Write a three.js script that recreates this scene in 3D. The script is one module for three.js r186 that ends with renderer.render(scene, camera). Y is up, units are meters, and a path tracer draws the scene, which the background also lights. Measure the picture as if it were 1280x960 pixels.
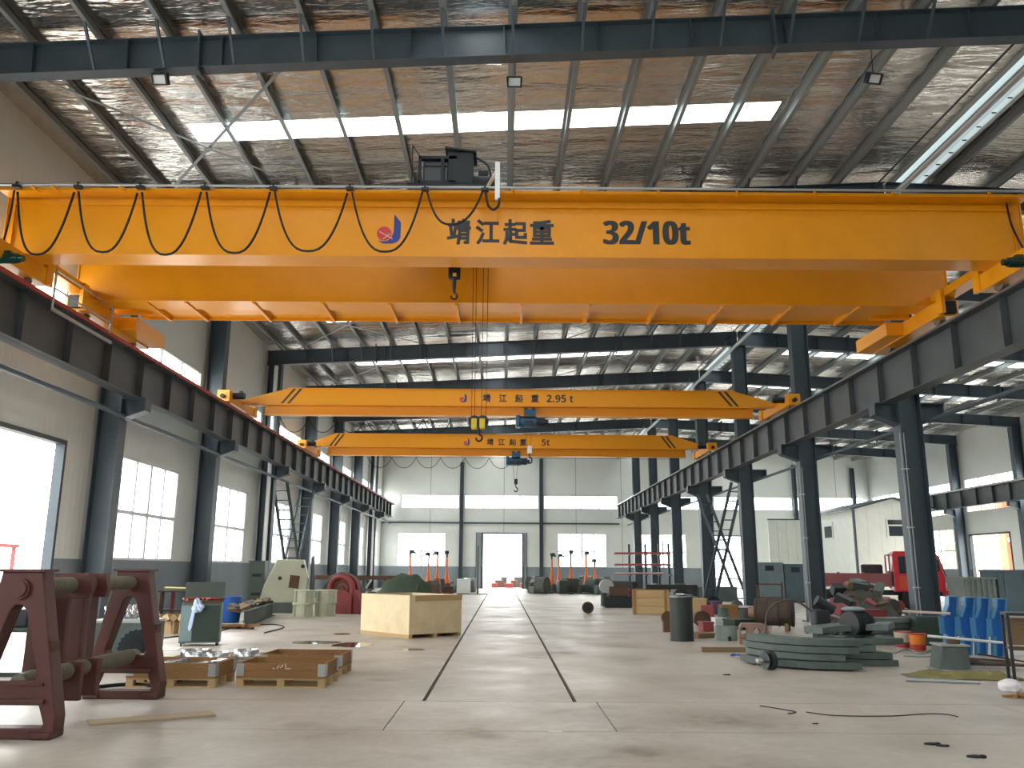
import * as THREE from 'three';
import { mergeGeometries } from 'three/addons/utils/BufferGeometryUtils.js';
import { RoundedBoxGeometry } from 'three/addons/geometries/RoundedBoxGeometry.js';
import { TextGeometry } from 'three/addons/geometries/TextGeometry.js';
import { FontLoader } from 'three/addons/loaders/FontLoader.js';
import { ImprovedNoise } from 'three/addons/math/ImprovedNoise.js';
import { RectAreaLightUniformsLib } from 'three/addons/lights/RectAreaLightUniformsLib.js';

RectAreaLightUniformsLib.init();
const renderer = new THREE.WebGLRenderer({ antialias: true });
renderer.toneMapping = THREE.LinearToneMapping;
renderer.toneMappingExposure = 1.0;
renderer.shadowMap.enabled = true;
const scene = new THREE.Scene();

// ---- camera: standing in the hall, looking along -z, tilted up
const EYE = 1.58, FOC = 1050, SHIFT = 10.4;
const camera = new THREE.PerspectiveCamera(2 * Math.atan(480 / FOC) * 180 / Math.PI, 4 / 3, 0.1, 600);
camera.position.set(0, EYE, 0);
camera.rotation.set(Math.atan(231 / FOC), 0, 0.4 * Math.PI / 180, 'YXZ');
camera.setViewOffset(1280, 960, SHIFT, 0, 1280, 960);
camera.updateMatrixWorld(true);

// ---- light: an overcast sky, let in by windows, doors and roof lights
scene.background = new THREE.Color().setRGB(1.0, 1.0, 0.985);
scene.backgroundIntensity = 8.5;
const DAY = 4;                                                        // the share of that daylight carried by an area light set in each opening
renderer.toneMappingExposure = 1.0;

// ---- photo pixel -> point on a known plane
const ray = (px, py) => new THREE.Vector3((px - 640 + SHIFT) / FOC, (480 - py) / FOC, -1).applyQuaternion(camera.quaternion);
const hit = (px, py, t) => { const r = ray(px, py); return r.multiplyScalar(t(r)).add(camera.position); };
const onY = (px, py, y = 0) => hit(px, py, (r) => (y - EYE) / r.y);        // on a level
const onZ = (px, py, d) => hit(px, py, (r) => -d / r.z);                    // d metres ahead
const onX = (px, py, x) => hit(px, py, (r) => x / r.x);
const rng = (s) => () => { s = (s + 0x6d2b79f5) | 0; let t = Math.imul(s ^ (s >>> 15), 1 | s); t = (t + Math.imul(t ^ (t >>> 7), 61 | t)) ^ t; return ((t ^ (t >>> 14)) >>> 0) / 4294967296; };
const R = (d) => d * Math.PI / 180;
const V = (x, y, z) => new THREE.Vector3(x, y, z);
const perlin = new ImprovedNoise();

// ---- geometry helpers: every one returns a non-indexed geometry with position, normal, uv
const flat = (g) => { const o = g.index ? g.toNonIndexed() : g; for (const k of Object.keys(o.attributes)) if (!['position', 'normal', 'uv'].includes(k)) o.deleteAttribute(k); o.clearGroups?.(); return o; };
function metreUV(g) {                                            // box projection, one uv unit per metre
  const p = g.attributes.position, n = g.attributes.normal, uv = new Float32Array(p.count * 2);
  for (let i = 0; i < p.count; i++) {
    const ax = Math.abs(n.getX(i)), ay = Math.abs(n.getY(i)), az = Math.abs(n.getZ(i));
    const [u, v] = ay >= ax && ay >= az ? [p.getX(i), p.getZ(i)] : ax >= az ? [p.getZ(i), p.getY(i)] : [p.getX(i), p.getY(i)];
    uv[2 * i] = u; uv[2 * i + 1] = v;
  }
  g.setAttribute('uv', new THREE.BufferAttribute(uv, 2));
  return g;
}
const mv = (g, x = 0, y = 0, z = 0, rx = 0, ry = 0, rz = 0) => g.applyMatrix4(new THREE.Matrix4().makeRotationFromEuler(new THREE.Euler(rx, ry, rz)).setPosition(x, y, z));
const bx = (w, h, d, x = 0, y = 0, z = 0, rx = 0, ry = 0, rz = 0) => mv(flat(new THREE.BoxGeometry(w, h, d)), x, y, z, rx, ry, rz);
const b2 = (x0, x1, y0, y1, z0, z1) => bx(Math.abs(x1 - x0), Math.abs(y1 - y0), Math.abs(z1 - z0), (x0 + x1) / 2, (y0 + y1) / 2, (z0 + z1) / 2);
const rb = (w, h, d, r, x = 0, y = 0, z = 0, rx = 0, ry = 0, rz = 0) => mv(flat(new RoundedBoxGeometry(w, h, d, 2, r)), x, y, z, rx, ry, rz);
const cy = (r0, r1, h, x = 0, y = 0, z = 0, rx = 0, ry = 0, rz = 0, n = 16, open = false) => mv(flat(new THREE.CylinderGeometry(r1, r0, h, n, 1, open)), x, y, z, rx, ry, rz);   // r0 below, r1 above
const to = (r, h, x, y, z, rx = 0, ry = 0, rz = 0, n = 20) => mv(flat(new THREE.TorusGeometry(r, h, 8, n)), x, y, z, rx, ry, rz);
const sp = (r, x, y, z, sx = 1, sy = 1, sz = 1, n = 12) => flat(new THREE.SphereGeometry(r, n, Math.ceil(n * 0.7)).scale(sx, sy, sz)).translate(x, y, z);
const lathe = (pts, n = 24) => flat(new THREE.LatheGeometry(pts.map(([r, y]) => new THREE.Vector2(r, y)), n));
function bar(a, b, w, h = w, round = 0) {                        // a straight bar between two points; round: number of sides
  const d = b.clone().sub(a), L = d.length(), g = round ? flat(new THREE.CylinderGeometry(w / 2, w / 2, L, round)).rotateX(Math.PI / 2) : flat(new THREE.BoxGeometry(w, h, L));
  const m = new THREE.Matrix4().lookAt(b, a, Math.abs(d.y) > 0.999 * L ? V(0, 0, 1) : V(0, 1, 0)).setPosition(a.clone().add(b).multiplyScalar(0.5));
  return g.applyMatrix4(m);
}
const tube = (pts, r, n = 6, seg = 0, closed = false) => flat(new THREE.TubeGeometry(new THREE.CatmullRomCurve3(pts, closed), seg || pts.length * 5, r, n, closed));
function ext(points, depth, bevel = 0, holes = []) {             // outline in x-y, thick along z, centred
  const s = new THREE.Shape(points.map(([x, y]) => new THREE.Vector2(x, y)));
  for (const h of holes) s.holes.push(new THREE.Path(h.map(([x, y]) => new THREE.Vector2(x, y))));
  return flat(new THREE.ExtrudeGeometry(s, { depth: depth - 2 * bevel, bevelEnabled: bevel > 0, bevelThickness: bevel, bevelSize: bevel, bevelOffset: -bevel, bevelSegments: 2, curveSegments: 12 })).translate(0, 0, -depth / 2 + bevel);
}
const merge = (list) => metreUV(list.length > 1 ? mergeGeometries(list) : list[0]);

// ---- things
const used = new Map();
const numbered = (n) => { const k = used.get(n) ?? 0; used.set(n, k + 1); return k ? n + '_' + String(k).padStart(3, '0') : n; };
const cast = (o) => { o.castShadow = o.receiveShadow = true; return o; };
function obj(name, geos, material, parent) {                     // one named Mesh made of the given geometries
  const g = Array.isArray(geos) ? merge(geos) : geos;
  const o = cast(new THREE.Mesh(g, material)); o.name = parent ? name : numbered(name); (parent || scene).add(o);
  return o;
}
const BUILT = /^(steel_column|roof_beam|runway_beam|wind_column|roof_brace|column_tie|wall_girt)/;      // the frame of the hall itself
const tag = (o, label, category, group) => { o.userData.label = label; o.userData.category = category; o.userData.kind = BUILT.test(o.name) ? 'structure' : 'thing'; if (group) o.userData.group = group; return o; };
function thing(name, label, category, pos = V(0, 0, 0), turn = 0, group) {
  const o = new THREE.Group(); o.name = numbered(name); o.position.copy(pos); o.rotation.y = turn; scene.add(o);
  return tag(o, label, category, group);
}
function struct(name, label, category) { const o = new THREE.Group(); o.name = name; o.userData = { kind: 'structure', label, category }; scene.add(o); return o; }
function copy(o, label) { const c = o.clone(); c.name = numbered(o.name.replace(/_\d{3}$/, '')); c.userData = { ...o.userData }; if (label) c.userData.label = label; scene.add(c); return c; }

// ---- procedural textures
function canvasTex(w, h, draw, rep = [1, 1], srgb = true) {
  const c = document.createElement('canvas'); c.width = w; c.height = h; draw(c.getContext('2d'), w, h);
  const t = new THREE.CanvasTexture(c); t.wrapS = t.wrapT = THREE.RepeatWrapping; t.repeat.set(...rep); if (srgb) t.colorSpace = THREE.SRGBColorSpace; t.magFilter = THREE.LinearFilter;
  return t;
}
function noiseTex(n, f, rep, srgb = true) {                       // f(x, y in 0..1, tiling noise) -> [r, g, b] 0..255
  const data = new Uint8Array(n * n * 4);
  const tn = (x, y, k, s) => {                                    // tiling value: blend of four shifted samples
    const a = perlin.noise(x * k, y * k, s), b = perlin.noise((x - 1) * k, y * k, s), c = perlin.noise(x * k, (y - 1) * k, s), d = perlin.noise((x - 1) * k, (y - 1) * k, s);
    return (a * (1 - x) + b * x) * (1 - y) + (c * (1 - x) + d * x) * y;
  };
  for (let j = 0; j < n; j++) for (let i = 0; i < n; i++) {
    const c = f(i / n, j / n, tn); const o = (j * n + i) * 4;
    for (let q = 0; q < 3; q++) data[o + q] = Math.max(0, Math.min(255, c[q])); data[o + 3] = 255;
  }
  const t = new THREE.DataTexture(data, n, n); t.wrapS = t.wrapT = THREE.RepeatWrapping; t.repeat.set(...rep); t.magFilter = THREE.LinearFilter; if (srgb) t.colorSpace = THREE.SRGBColorSpace; t.needsUpdate = true;
  return t;
}
const rnd0 = rng(7);
const grain = (c, amp, k, rep, n = 256) => noiseTex(n, (x, y, tn) => { const v = 1 + amp * (tn(x, y, k, 1.3) + 0.6 * tn(x, y, k * 3.1, 5.2) + 0.35 * tn(x, y, k * 9, 9.1)); return c.map((q) => q * v); }, rep);
const hex = (h) => [(h >> 16) & 255, (h >> 8) & 255, h & 255];
const M = {};
const paint = (h, rough = 0.5, amp = 0, extra = {}) => new THREE.MeshStandardMaterial(amp ? { map: grain(hex(h), amp, 5, [0.4, 0.4]), roughness: rough, ...extra } : { color: h, roughness: rough, ...extra });
M.steel = paint(0x3e4a53, 0.5, 0.12);            // blue-grey painted frame
M.runway = paint(0x464b4e, 0.55, 0.14);
M.crane = paint(0xdf920f, 0.3, 0.03);
M.crane2 = paint(0xe3950f, 0.35);
M.galv = new THREE.MeshStandardMaterial({ color: 0xa9adae, roughness: 0.45, metalness: 0.55 });
M.purlin = new THREE.MeshStandardMaterial({ color: 0x8b9294, roughness: 0.5, metalness: 0.5 });
M.dark = paint(0x1d2226, 0.55);
M.black = paint(0x141414, 0.6);
M.rubber = paint(0x1a1a1c, 0.8);
M.white = paint(0xd9dcdb, 0.5);
M.navy = paint(0x1c2a35, 0.5);
M.red = paint(0xa33a2c, 0.6);
M.railsteel = new THREE.MeshStandardMaterial({ color: 0x8d8a86, roughness: 0.4, metalness: 0.7 });
M.glass = new THREE.MeshPhysicalMaterial({ color: 0xf4f8f8, roughness: 0, transmission: 1, thickness: 0, ior: 1.45 });
M.rooflight = new THREE.MeshPhysicalMaterial({ color: 0xe6ecec, roughness: 0, transmission: 1, thickness: 0, ior: 1.2 });
M.upvc = paint(0xc9cdcd, 0.4);
// ================= the hall =================
const BAY = 7.15, FRAME0 = 20.6, dOf = (k) => FRAME0 + BAY * k;      // frame k stands dOf(k) metres ahead
const K0 = -4, K1 = 7, ZB = -dOf(K0), ZF = -dOf(K1);                 // hall from behind the camera to the far gable
const XL = -10.1, XM = 10.05, XR = 30.7;                             // side wall, middle columns, other side wall
const under = (x) => (x < XM ? 10.5 + 0.05 * x : 10.5 + 0.05 * XM - 0.05 * (x - XM));   // underside of rafters
const PURL = 0.62, FOIL = 0.84;                                      // above that: purlin bottom, foil
const ribs = canvasTex(256, 64, (c, w, h) => { c.fillStyle = '#808080'; c.fillRect(0, 0, w, h); for (let i = 0; i < 4; i++) { c.fillStyle = '#d0d0d0'; c.fillRect(i * 64 + 6, 0, 16, h); c.fillStyle = '#404040'; c.fillRect(i * 64 + 40, 0, 4, h); } }, [1, 1], false);
M.wall = new THREE.MeshStandardMaterial({ map: grain([212, 215, 211], 0.035, 3, [0.2, 0.2]), roughness: 0.5, bumpMap: ribs, bumpScale: 0.012 });
M.gable = new THREE.MeshStandardMaterial({ map: grain([214, 218, 214], 0.03, 3, [0.2, 0.2]), roughness: 0.5 });
M.dado = new THREE.MeshStandardMaterial({ map: grain([124, 134, 140], 0.06, 4, [0.3, 0.3]), roughness: 0.7 });
M.concrete = (() => {
  const col = noiseTex(1024, (x, y, tn) => {
    const a = tn(x, y, 5, 0.7), b = tn(x, y, 14, 3.1), d = tn(x, y, 60, 8.8), e = tn(x, y, 150, 2.2), s = Math.max(0, tn(x, y, 7, 21.3) + 0.35 * b) * (0.6 + 1.2 * Math.max(0, d + 0.25)), o = Math.max(0, tn(x, y, 11, 33.1) - 0.3) * 2.2;
    const v = 1 + 0.08 * a + 0.06 * b + 0.06 * d + 0.05 * e - 0.34 * s - 0.35 * o;
    return [180 * v, 170 * v * (1 - 0.05 * s), 160 * v * (1 - 0.12 * s)];                       // trodden brown dirt and darker oil spots
  }, [1 / 9, 1 / 9]);
  const ro = noiseTex(512, (x, y, tn) => { const v = 118 + 50 * tn(x, y, 7, 4.4) + 28 * tn(x, y, 30, 1.4); return [v, v, v]; }, [1 / 7, 1 / 7], false);
  return new THREE.MeshStandardMaterial({ map: col, roughnessMap: ro, roughness: 1 });
})();
M.joint = paint(0x3d3833, 0.9);
M.yard = paint(0xb3ada2, 0.9);

// ---- floor: slabs cast with open joints, and a cart track let into it
{
  const f = struct('floor', 'pale grey stained concrete workshop floor cast in large slabs', 'floor');
  obj('bedding', [b2(XL - 0.2, XR + 0.3, -0.3, -0.02, ZB + 0.3, ZF - 0.3)], M.joint, f);
  const dA = -onY(640, 877).z, dB = -onY(640, 914).z;                                // the two cross joints
  const gx = [onY(530, 876).x, onY(718.5, 877).x];                                   // cart rails
  const dEnd = -ZF + 0.15;
  const slab = (x0, x1, d0, d1) => { const j = 0.006; obj('slab', [b2(x0 + j, x1 - j, -0.02, 0, -d0 - j, -d1 + j)], M.concrete, f); };
  const xs = [XL - 0.15, 10.2, 20.5, XR + 0.15], strips = [XL - 0.15, -6.2, onY(491, 896).x, onY(759, 897).x, 6.0, 10.2, 20.5, XR + 0.15];
  const back = [ZB * -1 - 0.15, -1.2];
  for (let i = 0; i < xs.length - 1; i++) { slab(xs[i], xs[i + 1], back[0], back[1]); slab(xs[i], xs[i + 1], back[1], dB); }
  for (let i = 0; i < strips.length - 1; i++) slab(strips[i], strips[i + 1], dB, dA);
  const lanes = [xs[0], gx[0] - 0.024, gx[0] + 0.024, gx[1] - 0.024, gx[1] + 0.024, 10.2, 20.5, XR + 0.15];
  for (let i = 0; i < lanes.length - 1; i++) {
    if (i === 1 || i === 3) continue;
    obj('slab', [b2(lanes[i], lanes[i + 1], -0.02, 0, -dA - 0.012, -dEnd)], M.concrete, f);
  }
  for (const x of gx) obj('cart_rail', [b2(x - 0.014, x + 0.014, -0.02, -0.006, -dA - 0.02, -dEnd)], M.joint, f);
  const y = struct('ground', 'pale concrete yard outside the workshop', 'yard');
  obj('yard_surface', [b2(-90, 110, -0.5, -0.31, 60, -190)], M.yard, y);
  const t = obj('yard_apron', [b2(-90, XL - 0.25, -0.3, -0.05, 60, -190), b2(XR + 0.35, 110, -0.3, -0.05, 60, -190), b2(XL - 0.25, XR + 0.35, -0.3, -0.05, ZF - 0.35, -190), b2(XL - 0.25, XR + 0.35, -0.3, -0.05, 60, ZB + 0.35)], M.yard, y);
}

// ---- walls: a wall is a set of panels laid round its openings
const windows = [];
let nWin = 0, nDoor = 0;
function wall(name, label, axis, at, thick, from, to_, topOf, openings, mat, seam) {
  // axis 'x': the wall runs along z at x = at; axis 'z': it runs along x at z = at. openings: [from, to, low, high, type]
  const w = struct(name, label, 'wall');
  const put = (a0, a1, y0, y1, m, nm) => { if (a1 - a0 < 0.005 || y1 - y0 < 0.005) return; obj(nm, [axis === 'x' ? b2(at, at + thick, y0, y1, -a0, -a1) : b2(a0, a1, y0, y1, at, at + thick)], m, w); };
  const cuts = [...new Set([from, to_, ...openings.flatMap((o) => [o[0], o[1]]), ...(seam || [])])].filter((a) => a >= from && a <= to_).sort((a, b) => a - b);
  for (let i = 0; i < cuts.length - 1; i++) {
    const a0 = cuts[i], a1 = cuts[i + 1], mid = (a0 + a1) / 2;
    const holes = openings.filter((o) => o[0] < mid && o[1] > mid).sort((a, b) => a[2] - b[2]);
    let y = 0; const top = Math.max(topOf(a0), topOf(a1));
    for (const h of [...holes, [0, 0, top, top]]) {
      const y1 = h[2];
      if (y < 1.74) put(a0, a1, y, Math.min(1.74, y1), M.dado, 'dado_panel');
      if (y1 > 1.74) { put(a0, a1, Math.max(y, 1.74), y1, mat, 'wall_panel'); if ((seam || []).includes(a0) && axis === 'z') obj('joint_strip', [b2(a0 - 0.02, a0 + 0.02, Math.max(y, 1.74), y1, at, at - Math.sign(thick) * 0.006)], M.purlin, w); }
      y = h[3];
    }
  }
  for (const o of openings) {
    const c = (axis === 'x') ? V(at + thick / 2, o[2], -(o[0] + o[1]) / 2) : V((o[0] + o[1]) / 2, o[2], at + thick / 2), ww = o[1] - o[0], hh = o[3] - o[2];
    windows.push([c, ww, hh, axis, o[4], Math.sign(thick)]);
  }
  return w;
}
const strip = [6.47, 7.6];
{
  const op = [];
  for (let k = K0; k < K1; k++) {
    const d = dOf(k);
    op.push([d + 0.3, d + BAY - 0.3, 6.47, 7.95, 'strip']);
    if (k === -1) op.push([14.3, 19.25, 0, 4.4, 'door']); else op.push([d + 1.65, d + 5.65, 1.74, 4.47, 'window']);
  }
  wall('wall_left', 'white ribbed sheet side wall with grey dado and a window in each bay', 'x', XL, -0.14, -ZB * 1, -ZF * 1, () => under(XL) + FOIL + 0.1, op, M.wall);
}
const seamsF = []; for (let x = -10.1; x < XR; x += 4.85) seamsF.push(x);
wall('wall_back', 'white panelled gable wall at the end of the track', 'z', ZF, -0.14, XL - 0.14, XR + 0.14, (x) => under(x) + FOIL + 0.1, [
  [-8.7, -4.7, 1.74, 4.47, 'window'], [-1.68, 1.7, 0, 4.5, 'door'], [4.55, 8.6, 1.74, 4.47, 'window'], [11.3, 15.2, 1.74, 4.47, 'window'], [17.4, 20.2, 0, 4.4, 'door'],
  [-8.5, -3.65, ...strip, 'strip'], [-3.2, 3.0, ...strip, 'strip'], [3.4, 9.6, ...strip, 'strip'], [10.6, 17.2, ...strip, 'strip'], [17.6, 24.2, ...strip, 'strip'], [24.6, 30.2, ...strip, 'strip'],
], M.gable, [-6.05, -3.43, 0.1, 3.2, 6.1, 9.9, 14.2, 17.4, 20.2, 24.4, 27.9]);
{
  const op = [];
  for (let k = K0; k < K1; k++) {
    const d = dOf(k);
    if (k >= 0) op.push([d + 0.3, d + BAY - 0.3, 5.4, 7.6, 'strip']);
    if (k < 3) continue;
    if (k === 4) op.push([51.5, 56.1, 0, 4.0, 'door']); else op.push([d + 1.65, d + 5.65, 1.74, 4.47, 'window']);
  }
  wall('wall_right', 'white panelled side wall of the neighbouring bay with tall doorway', 'x', XR, 0.14, -ZB * 1, -ZF * 1, () => under(XR) + FOIL + 0.1, op, M.gable);
}
wall('wall_front', 'white gable wall with a high glazed band at the entrance end', 'z', ZB, 0.14, XL - 0.14, XR + 0.14, (x) => under(x) + FOIL + 0.1, [
  [-9.4, 9.4, ...strip, 'strip'],
], M.gable);

// ---- windows and doorways
const winLabel = { window: 'white framed window of small panes over the grey dado', strip: 'long band of clear glazing high in the wall', door: 'tall open doorway to the bright yard' };
for (const [c, w, h, axis, type, side] of windows) {
  const g = struct(type === 'door' ? 'door_' + (++nDoor) : 'window_' + (++nWin), winLabel[type], type === 'door' ? 'doorway' : 'window');
  g.position.copy(c); g.rotation.y = axis === 'x' ? Math.PI / 2 : 0;
  const fr = type === 'door' ? 0.1 : 0.06, dp = type === 'door' ? 0.22 : 0.1, fm = type === 'door' ? M.steel : M.upvc;
  obj('frame', [b2(-w / 2, -w / 2 + fr, 0, h, -dp / 2, dp / 2), b2(w / 2 - fr, w / 2, 0, h, -dp / 2, dp / 2), b2(-w / 2 + fr, w / 2 - fr, h - fr, h, -dp / 2, dp / 2), ...(type === 'door' ? [] : [b2(-w / 2 + fr, w / 2 - fr, 0, fr, -dp / 2, dp / 2)])], fm, g);
  if (type === 'door') continue;
  const cols = type === 'window' ? 4 : Math.max(2, Math.round(w / 1.6)), rows = type === 'window' ? [0, 0.46, 1] : [0, 1], x0 = -w / 2 + fr, x1 = w / 2 - fr, y0 = fr, y1 = h - fr;
  if (type === 'window') obj('transom', [b2(x0, x1, y0 + (y1 - y0) * 0.46 - 0.045, y0 + (y1 - y0) * 0.46 + 0.045, -0.035, 0.035)], M.upvc, g);
  for (let i = 1; i < cols; i++) { const x = x0 + (x1 - x0) * i / cols; obj('mullion', [b2(x - (i * 2 === cols && type === 'window' ? 0.055 : 0.035), x + (i * 2 === cols && type === 'window' ? 0.055 : 0.035), y0, y1, -0.03, 0.03)], M.upvc, g); }
  for (let r = 0; r < rows.length - 1; r++) for (let i = 0; i < cols; i++)
    obj('pane', [b2(x0 + (x1 - x0) * i / cols, x0 + (x1 - x0) * (i + 1) / cols, y0 + (y1 - y0) * rows[r], y0 + (y1 - y0) * rows[r + 1], -0.001, 0.001)], M.glass, g);
}

// ---- the same openings as area lights, just inside the glass, facing the hall
function daylight(x, y, z, w, h, toward) { const l = new THREE.RectAreaLight(new THREE.Color().setRGB(1, 1, 0.985), DAY, w, h); l.name = 'daylight'; l.position.set(x, y, z); scene.add(l); l.lookAt(x + toward.x, y + toward.y, z + toward.z); }
for (const [c, w, h, axis, type, side] of windows) { const n = axis === 'x' ? V(-side, 0, 0) : V(0, 0, -side); daylight(c.x + n.x * 0.14, c.y + h / 2, c.z + n.z * 0.14, w - 0.2, h - 0.2, n); }
// ---- roof: foil-faced blanket over purlins, a roof light across every bay, a raised light along the ridge
M.foil = (() => {
  const bump = noiseTex(512, (x, y, tn) => {
    const v = 128 + 90 * tn(x, y, 6, 1.7) + 55 * tn(x, y, 15, 7.7) + 26 * tn(x, y, 40, 2.9);
    return [v, v, v];
  }, [0.22, 0.95], false);
  const col = noiseTex(512, (x, y, tn) => { const gx = (x * 48) % 1 < 0.14 || (y * 48) % 1 < 0.14 ? 0.82 : 1, v = (216 + 22 * tn(x, y, 8, 1)) * gx; return [v, v * 0.985, v * 0.955]; }, [0.8, 0.8]);
  return new THREE.MeshStandardMaterial({ map: col, metalness: 0.95, roughness: 0.23, bumpMap: bump, bumpScale: 0.045 });
})();
{
  const c = struct('ceiling', 'silver foil-faced roof lining on grey purlins with roof lights', 'ceiling');
  const sheet = (x0, x1, d0, d1, seed) => {                        // billowing between the purlins
    const nx = Math.ceil((x1 - x0) / 0.62), nz = Math.max(4, Math.ceil((d1 - d0) / 0.09)), g = new THREE.PlaneGeometry(1, 1, nx, nz), p = g.attributes.position, uv = g.attributes.uv;
    for (let i = 0; i < p.count; i++) {
      const x = x0 + (p.getX(i) + 0.5) * (x1 - x0), d = d0 + (p.getY(i) + 0.5) * (d1 - d0);
      const edge = Math.min(1, 8 * Math.min(p.getY(i) + 0.5, 0.5 - p.getY(i)));
      const s = edge * (0.034 * perlin.noise(x * 0.5 + seed, d * 2.6, seed * 3.1) + 0.02 * perlin.noise(x * 0.9, d * 5.7 + seed, 4.4));
      p.setXYZ(i, x, under(x) + FOIL + s, -d); uv.setXY(i, x, d);
    }
    const ix = g.index.array; for (let i = 0; i < ix.length; i += 3) { const t = ix[i]; ix[i] = ix[i + 1]; ix[i + 1] = t; }
    g.computeVertexNormals();
    obj('foil_sheet', g, M.foil, c);
  };
  M.upstand = paint(0x8f9698, 0.6);
  const RB = onY(1226, 168.5, 11.64).x, RA = RB - 0.8;                                      // ridge opening
  const panesL = [-6.95, 6.05], panesR = [13, 26.5];
  let sd = 1;
  for (let k = K0; k < K1; k++) {
    const d = dOf(k), s0 = d + 3.22, s1 = d + 4.0;
    for (const [x0, x1, p] of [[XL - 0.1, RA, panesL], [RB, XR + 0.1, panesR]]) {
      for (const [a, b] of [[d, d + 1.7], [d + 1.7, s0], [s1, d + 5.6], [d + 5.6, d + BAY]]) sheet(x0, x1, a, b, sd++);
      sheet(x0, p[0], s0, s1, sd++); sheet(p[1], x1, s0, s1, sd++);
      { const xm = (p[0] + p[1]) / 2, t = xm < XM ? 0.05 : -0.05; daylight(xm, under(xm) + FOIL - 0.012, -(s0 + s1) / 2, p[1] - p[0] - 0.1, s1 - s0 - 0.06, V(t, -1, 0)); }
      const n = Math.round((p[1] - p[0]) / 1.24), w = (p[1] - p[0]) / n;
      for (let i = 0; i < n; i++) {
        const xm = p[0] + w * (i + 0.5), sl = Math.atan(xm < XM ? 0.05 : -0.05);
        obj('roof_light', [bx(w - 0.01, 0.004, s1 - s0, xm, under(xm) + FOIL + 0.02, -(s0 + s1) / 2, 0, 0, sl)], M.rooflight, c);
      }
    }
    // raised ridge light
    for (const x of [RA, RB]) obj('ridge_upstand', [b2(x - 0.01, x + 0.01, under(x) + FOIL - 0.1, under(XM) + 1.75, -d, -d - BAY)], M.upstand, c);
    obj('ridge_light', [b2(RA, RB, under(XM) + 1.75, under(XM) + 1.756, -d, -d - BAY)], M.rooflight, c);
  }
  const purlin = (x) => {
    const y = under(x) + PURL, z0 = ZB, z1 = ZF;
    obj('purlin', [b2(x - 0.006, x + 0.006, y, y + 0.2, z0, z1), b2(x, x + 0.075, y, y + 0.006, z0, z1), b2(x - 0.075, x, y + 0.194, y + 0.2, z0, z1), b2(x + 0.069, x + 0.075, y, y + 0.022, z0, z1)], M.purlin, c);
  };
  for (let i = -7; i <= 7; i++) purlin(0.12 + 1.235 * i);
  purlin(-9.5);
  for (let x = RB + 0.25; x < 30.4; x += 1.5) purlin(x);
  // the ridge: channel with bolts, two pipes
  const yr = under(XM) + 0.45;
  obj('ridge_channel', [b2(RB - 0.15, RB, yr + 0.19, yr + 0.22, ZB, ZF), b2(RB - 0.04, RB, yr + 0.19, yr + 0.45, ZB, ZF)], M.galv, c);
  for (let d = 6; d < 45; d += 0.62) obj('bolt', [cy(0.016, 0.016, 0.1, RB - 0.19, yr + 0.24, -d, 0, 0, R(90), 6)], M.dark, c);
}
function ridgePipe(name, x, y, r, m, label) { const o = thing(name, label, 'pipe'); obj('tube', [bar(V(x, y, ZB + 0.1), V(x, y, ZF + 0.1), r * 2, r * 2, 12)], m, o); for (let k = -1; k < 7; k++) obj('hanger', [b2(x - 0.012, x + 0.012, y + r, under(x) - 0.001, -dOf(k) - 0.02, -dOf(k) + 0.02)], M.purlin, o); }
ridgePipe('ridge_pipe', 9.52, under(XM) + 0.26, 0.024, M.navy, 'dark pipe running under the ridge light');
ridgePipe('insulated_pipe', 9.67, onX(1205, 159.5, 9.67).y, 0.08, M.galv, 'thicker silver lagged pipe beside the dark ridge pipe');

// ---- sag rods and diagonal ties under the purlins
const onRoof = (px, py, lift) => hit(px, py, (r) => (10.5 + lift - EYE) / (r.y - 0.05 * r.x));
{
  const tie = (a, b, label, w = 0.07) => tag(obj('roof_brace', [bar(a, b, w, 0.012)], M.purlin), label, 'brace', 'roof braces');
  tie(onRoof(49, 98, 0.55), onRoof(348, 221, 0.55), 'long flat diagonal brace under the roof foil, crossing a shorter brace');
  tie(onRoof(352, 86, 0.57), onRoof(219, 231, 0.57), 'shorter flat diagonal brace under the roof foil, steeply angled');
  for (const k of [1, 2, 3, 4, 5]) for (const s of [0, 1]) {
    const a = dOf(k) + 0.2, b = dOf(k + 1) - 0.2, x = s ? -3.2 : -8.9, x2 = s ? -8.9 : -3.2;
    tie(V(x, under(x) + 0.55 + s * 0.02, -a), V(x2, under(x2) + 0.55 + s * 0.02, -b), 'thin diagonal brace in the far roof beyond the big crane', 0.06);
    tie(V(x + 11.5, under(x + 11.5) + 0.55 + s * 0.02, -a), V(x2 + 11.5, under(x2 + 11.5) + 0.55 + s * 0.02, -b), 'thin diagonal brace in the far roof beyond the big crane', 0.06);
  }
}

const ORD = ['closest', 'second', 'third', 'fourth', 'fifth', 'sixth', 'seventh', 'eighth', 'ninth', 'tenth'], ord = (k) => (k === 6 ? 'closest to the gable wall' : ORD[6 - k] + ' from the gable wall');
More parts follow.
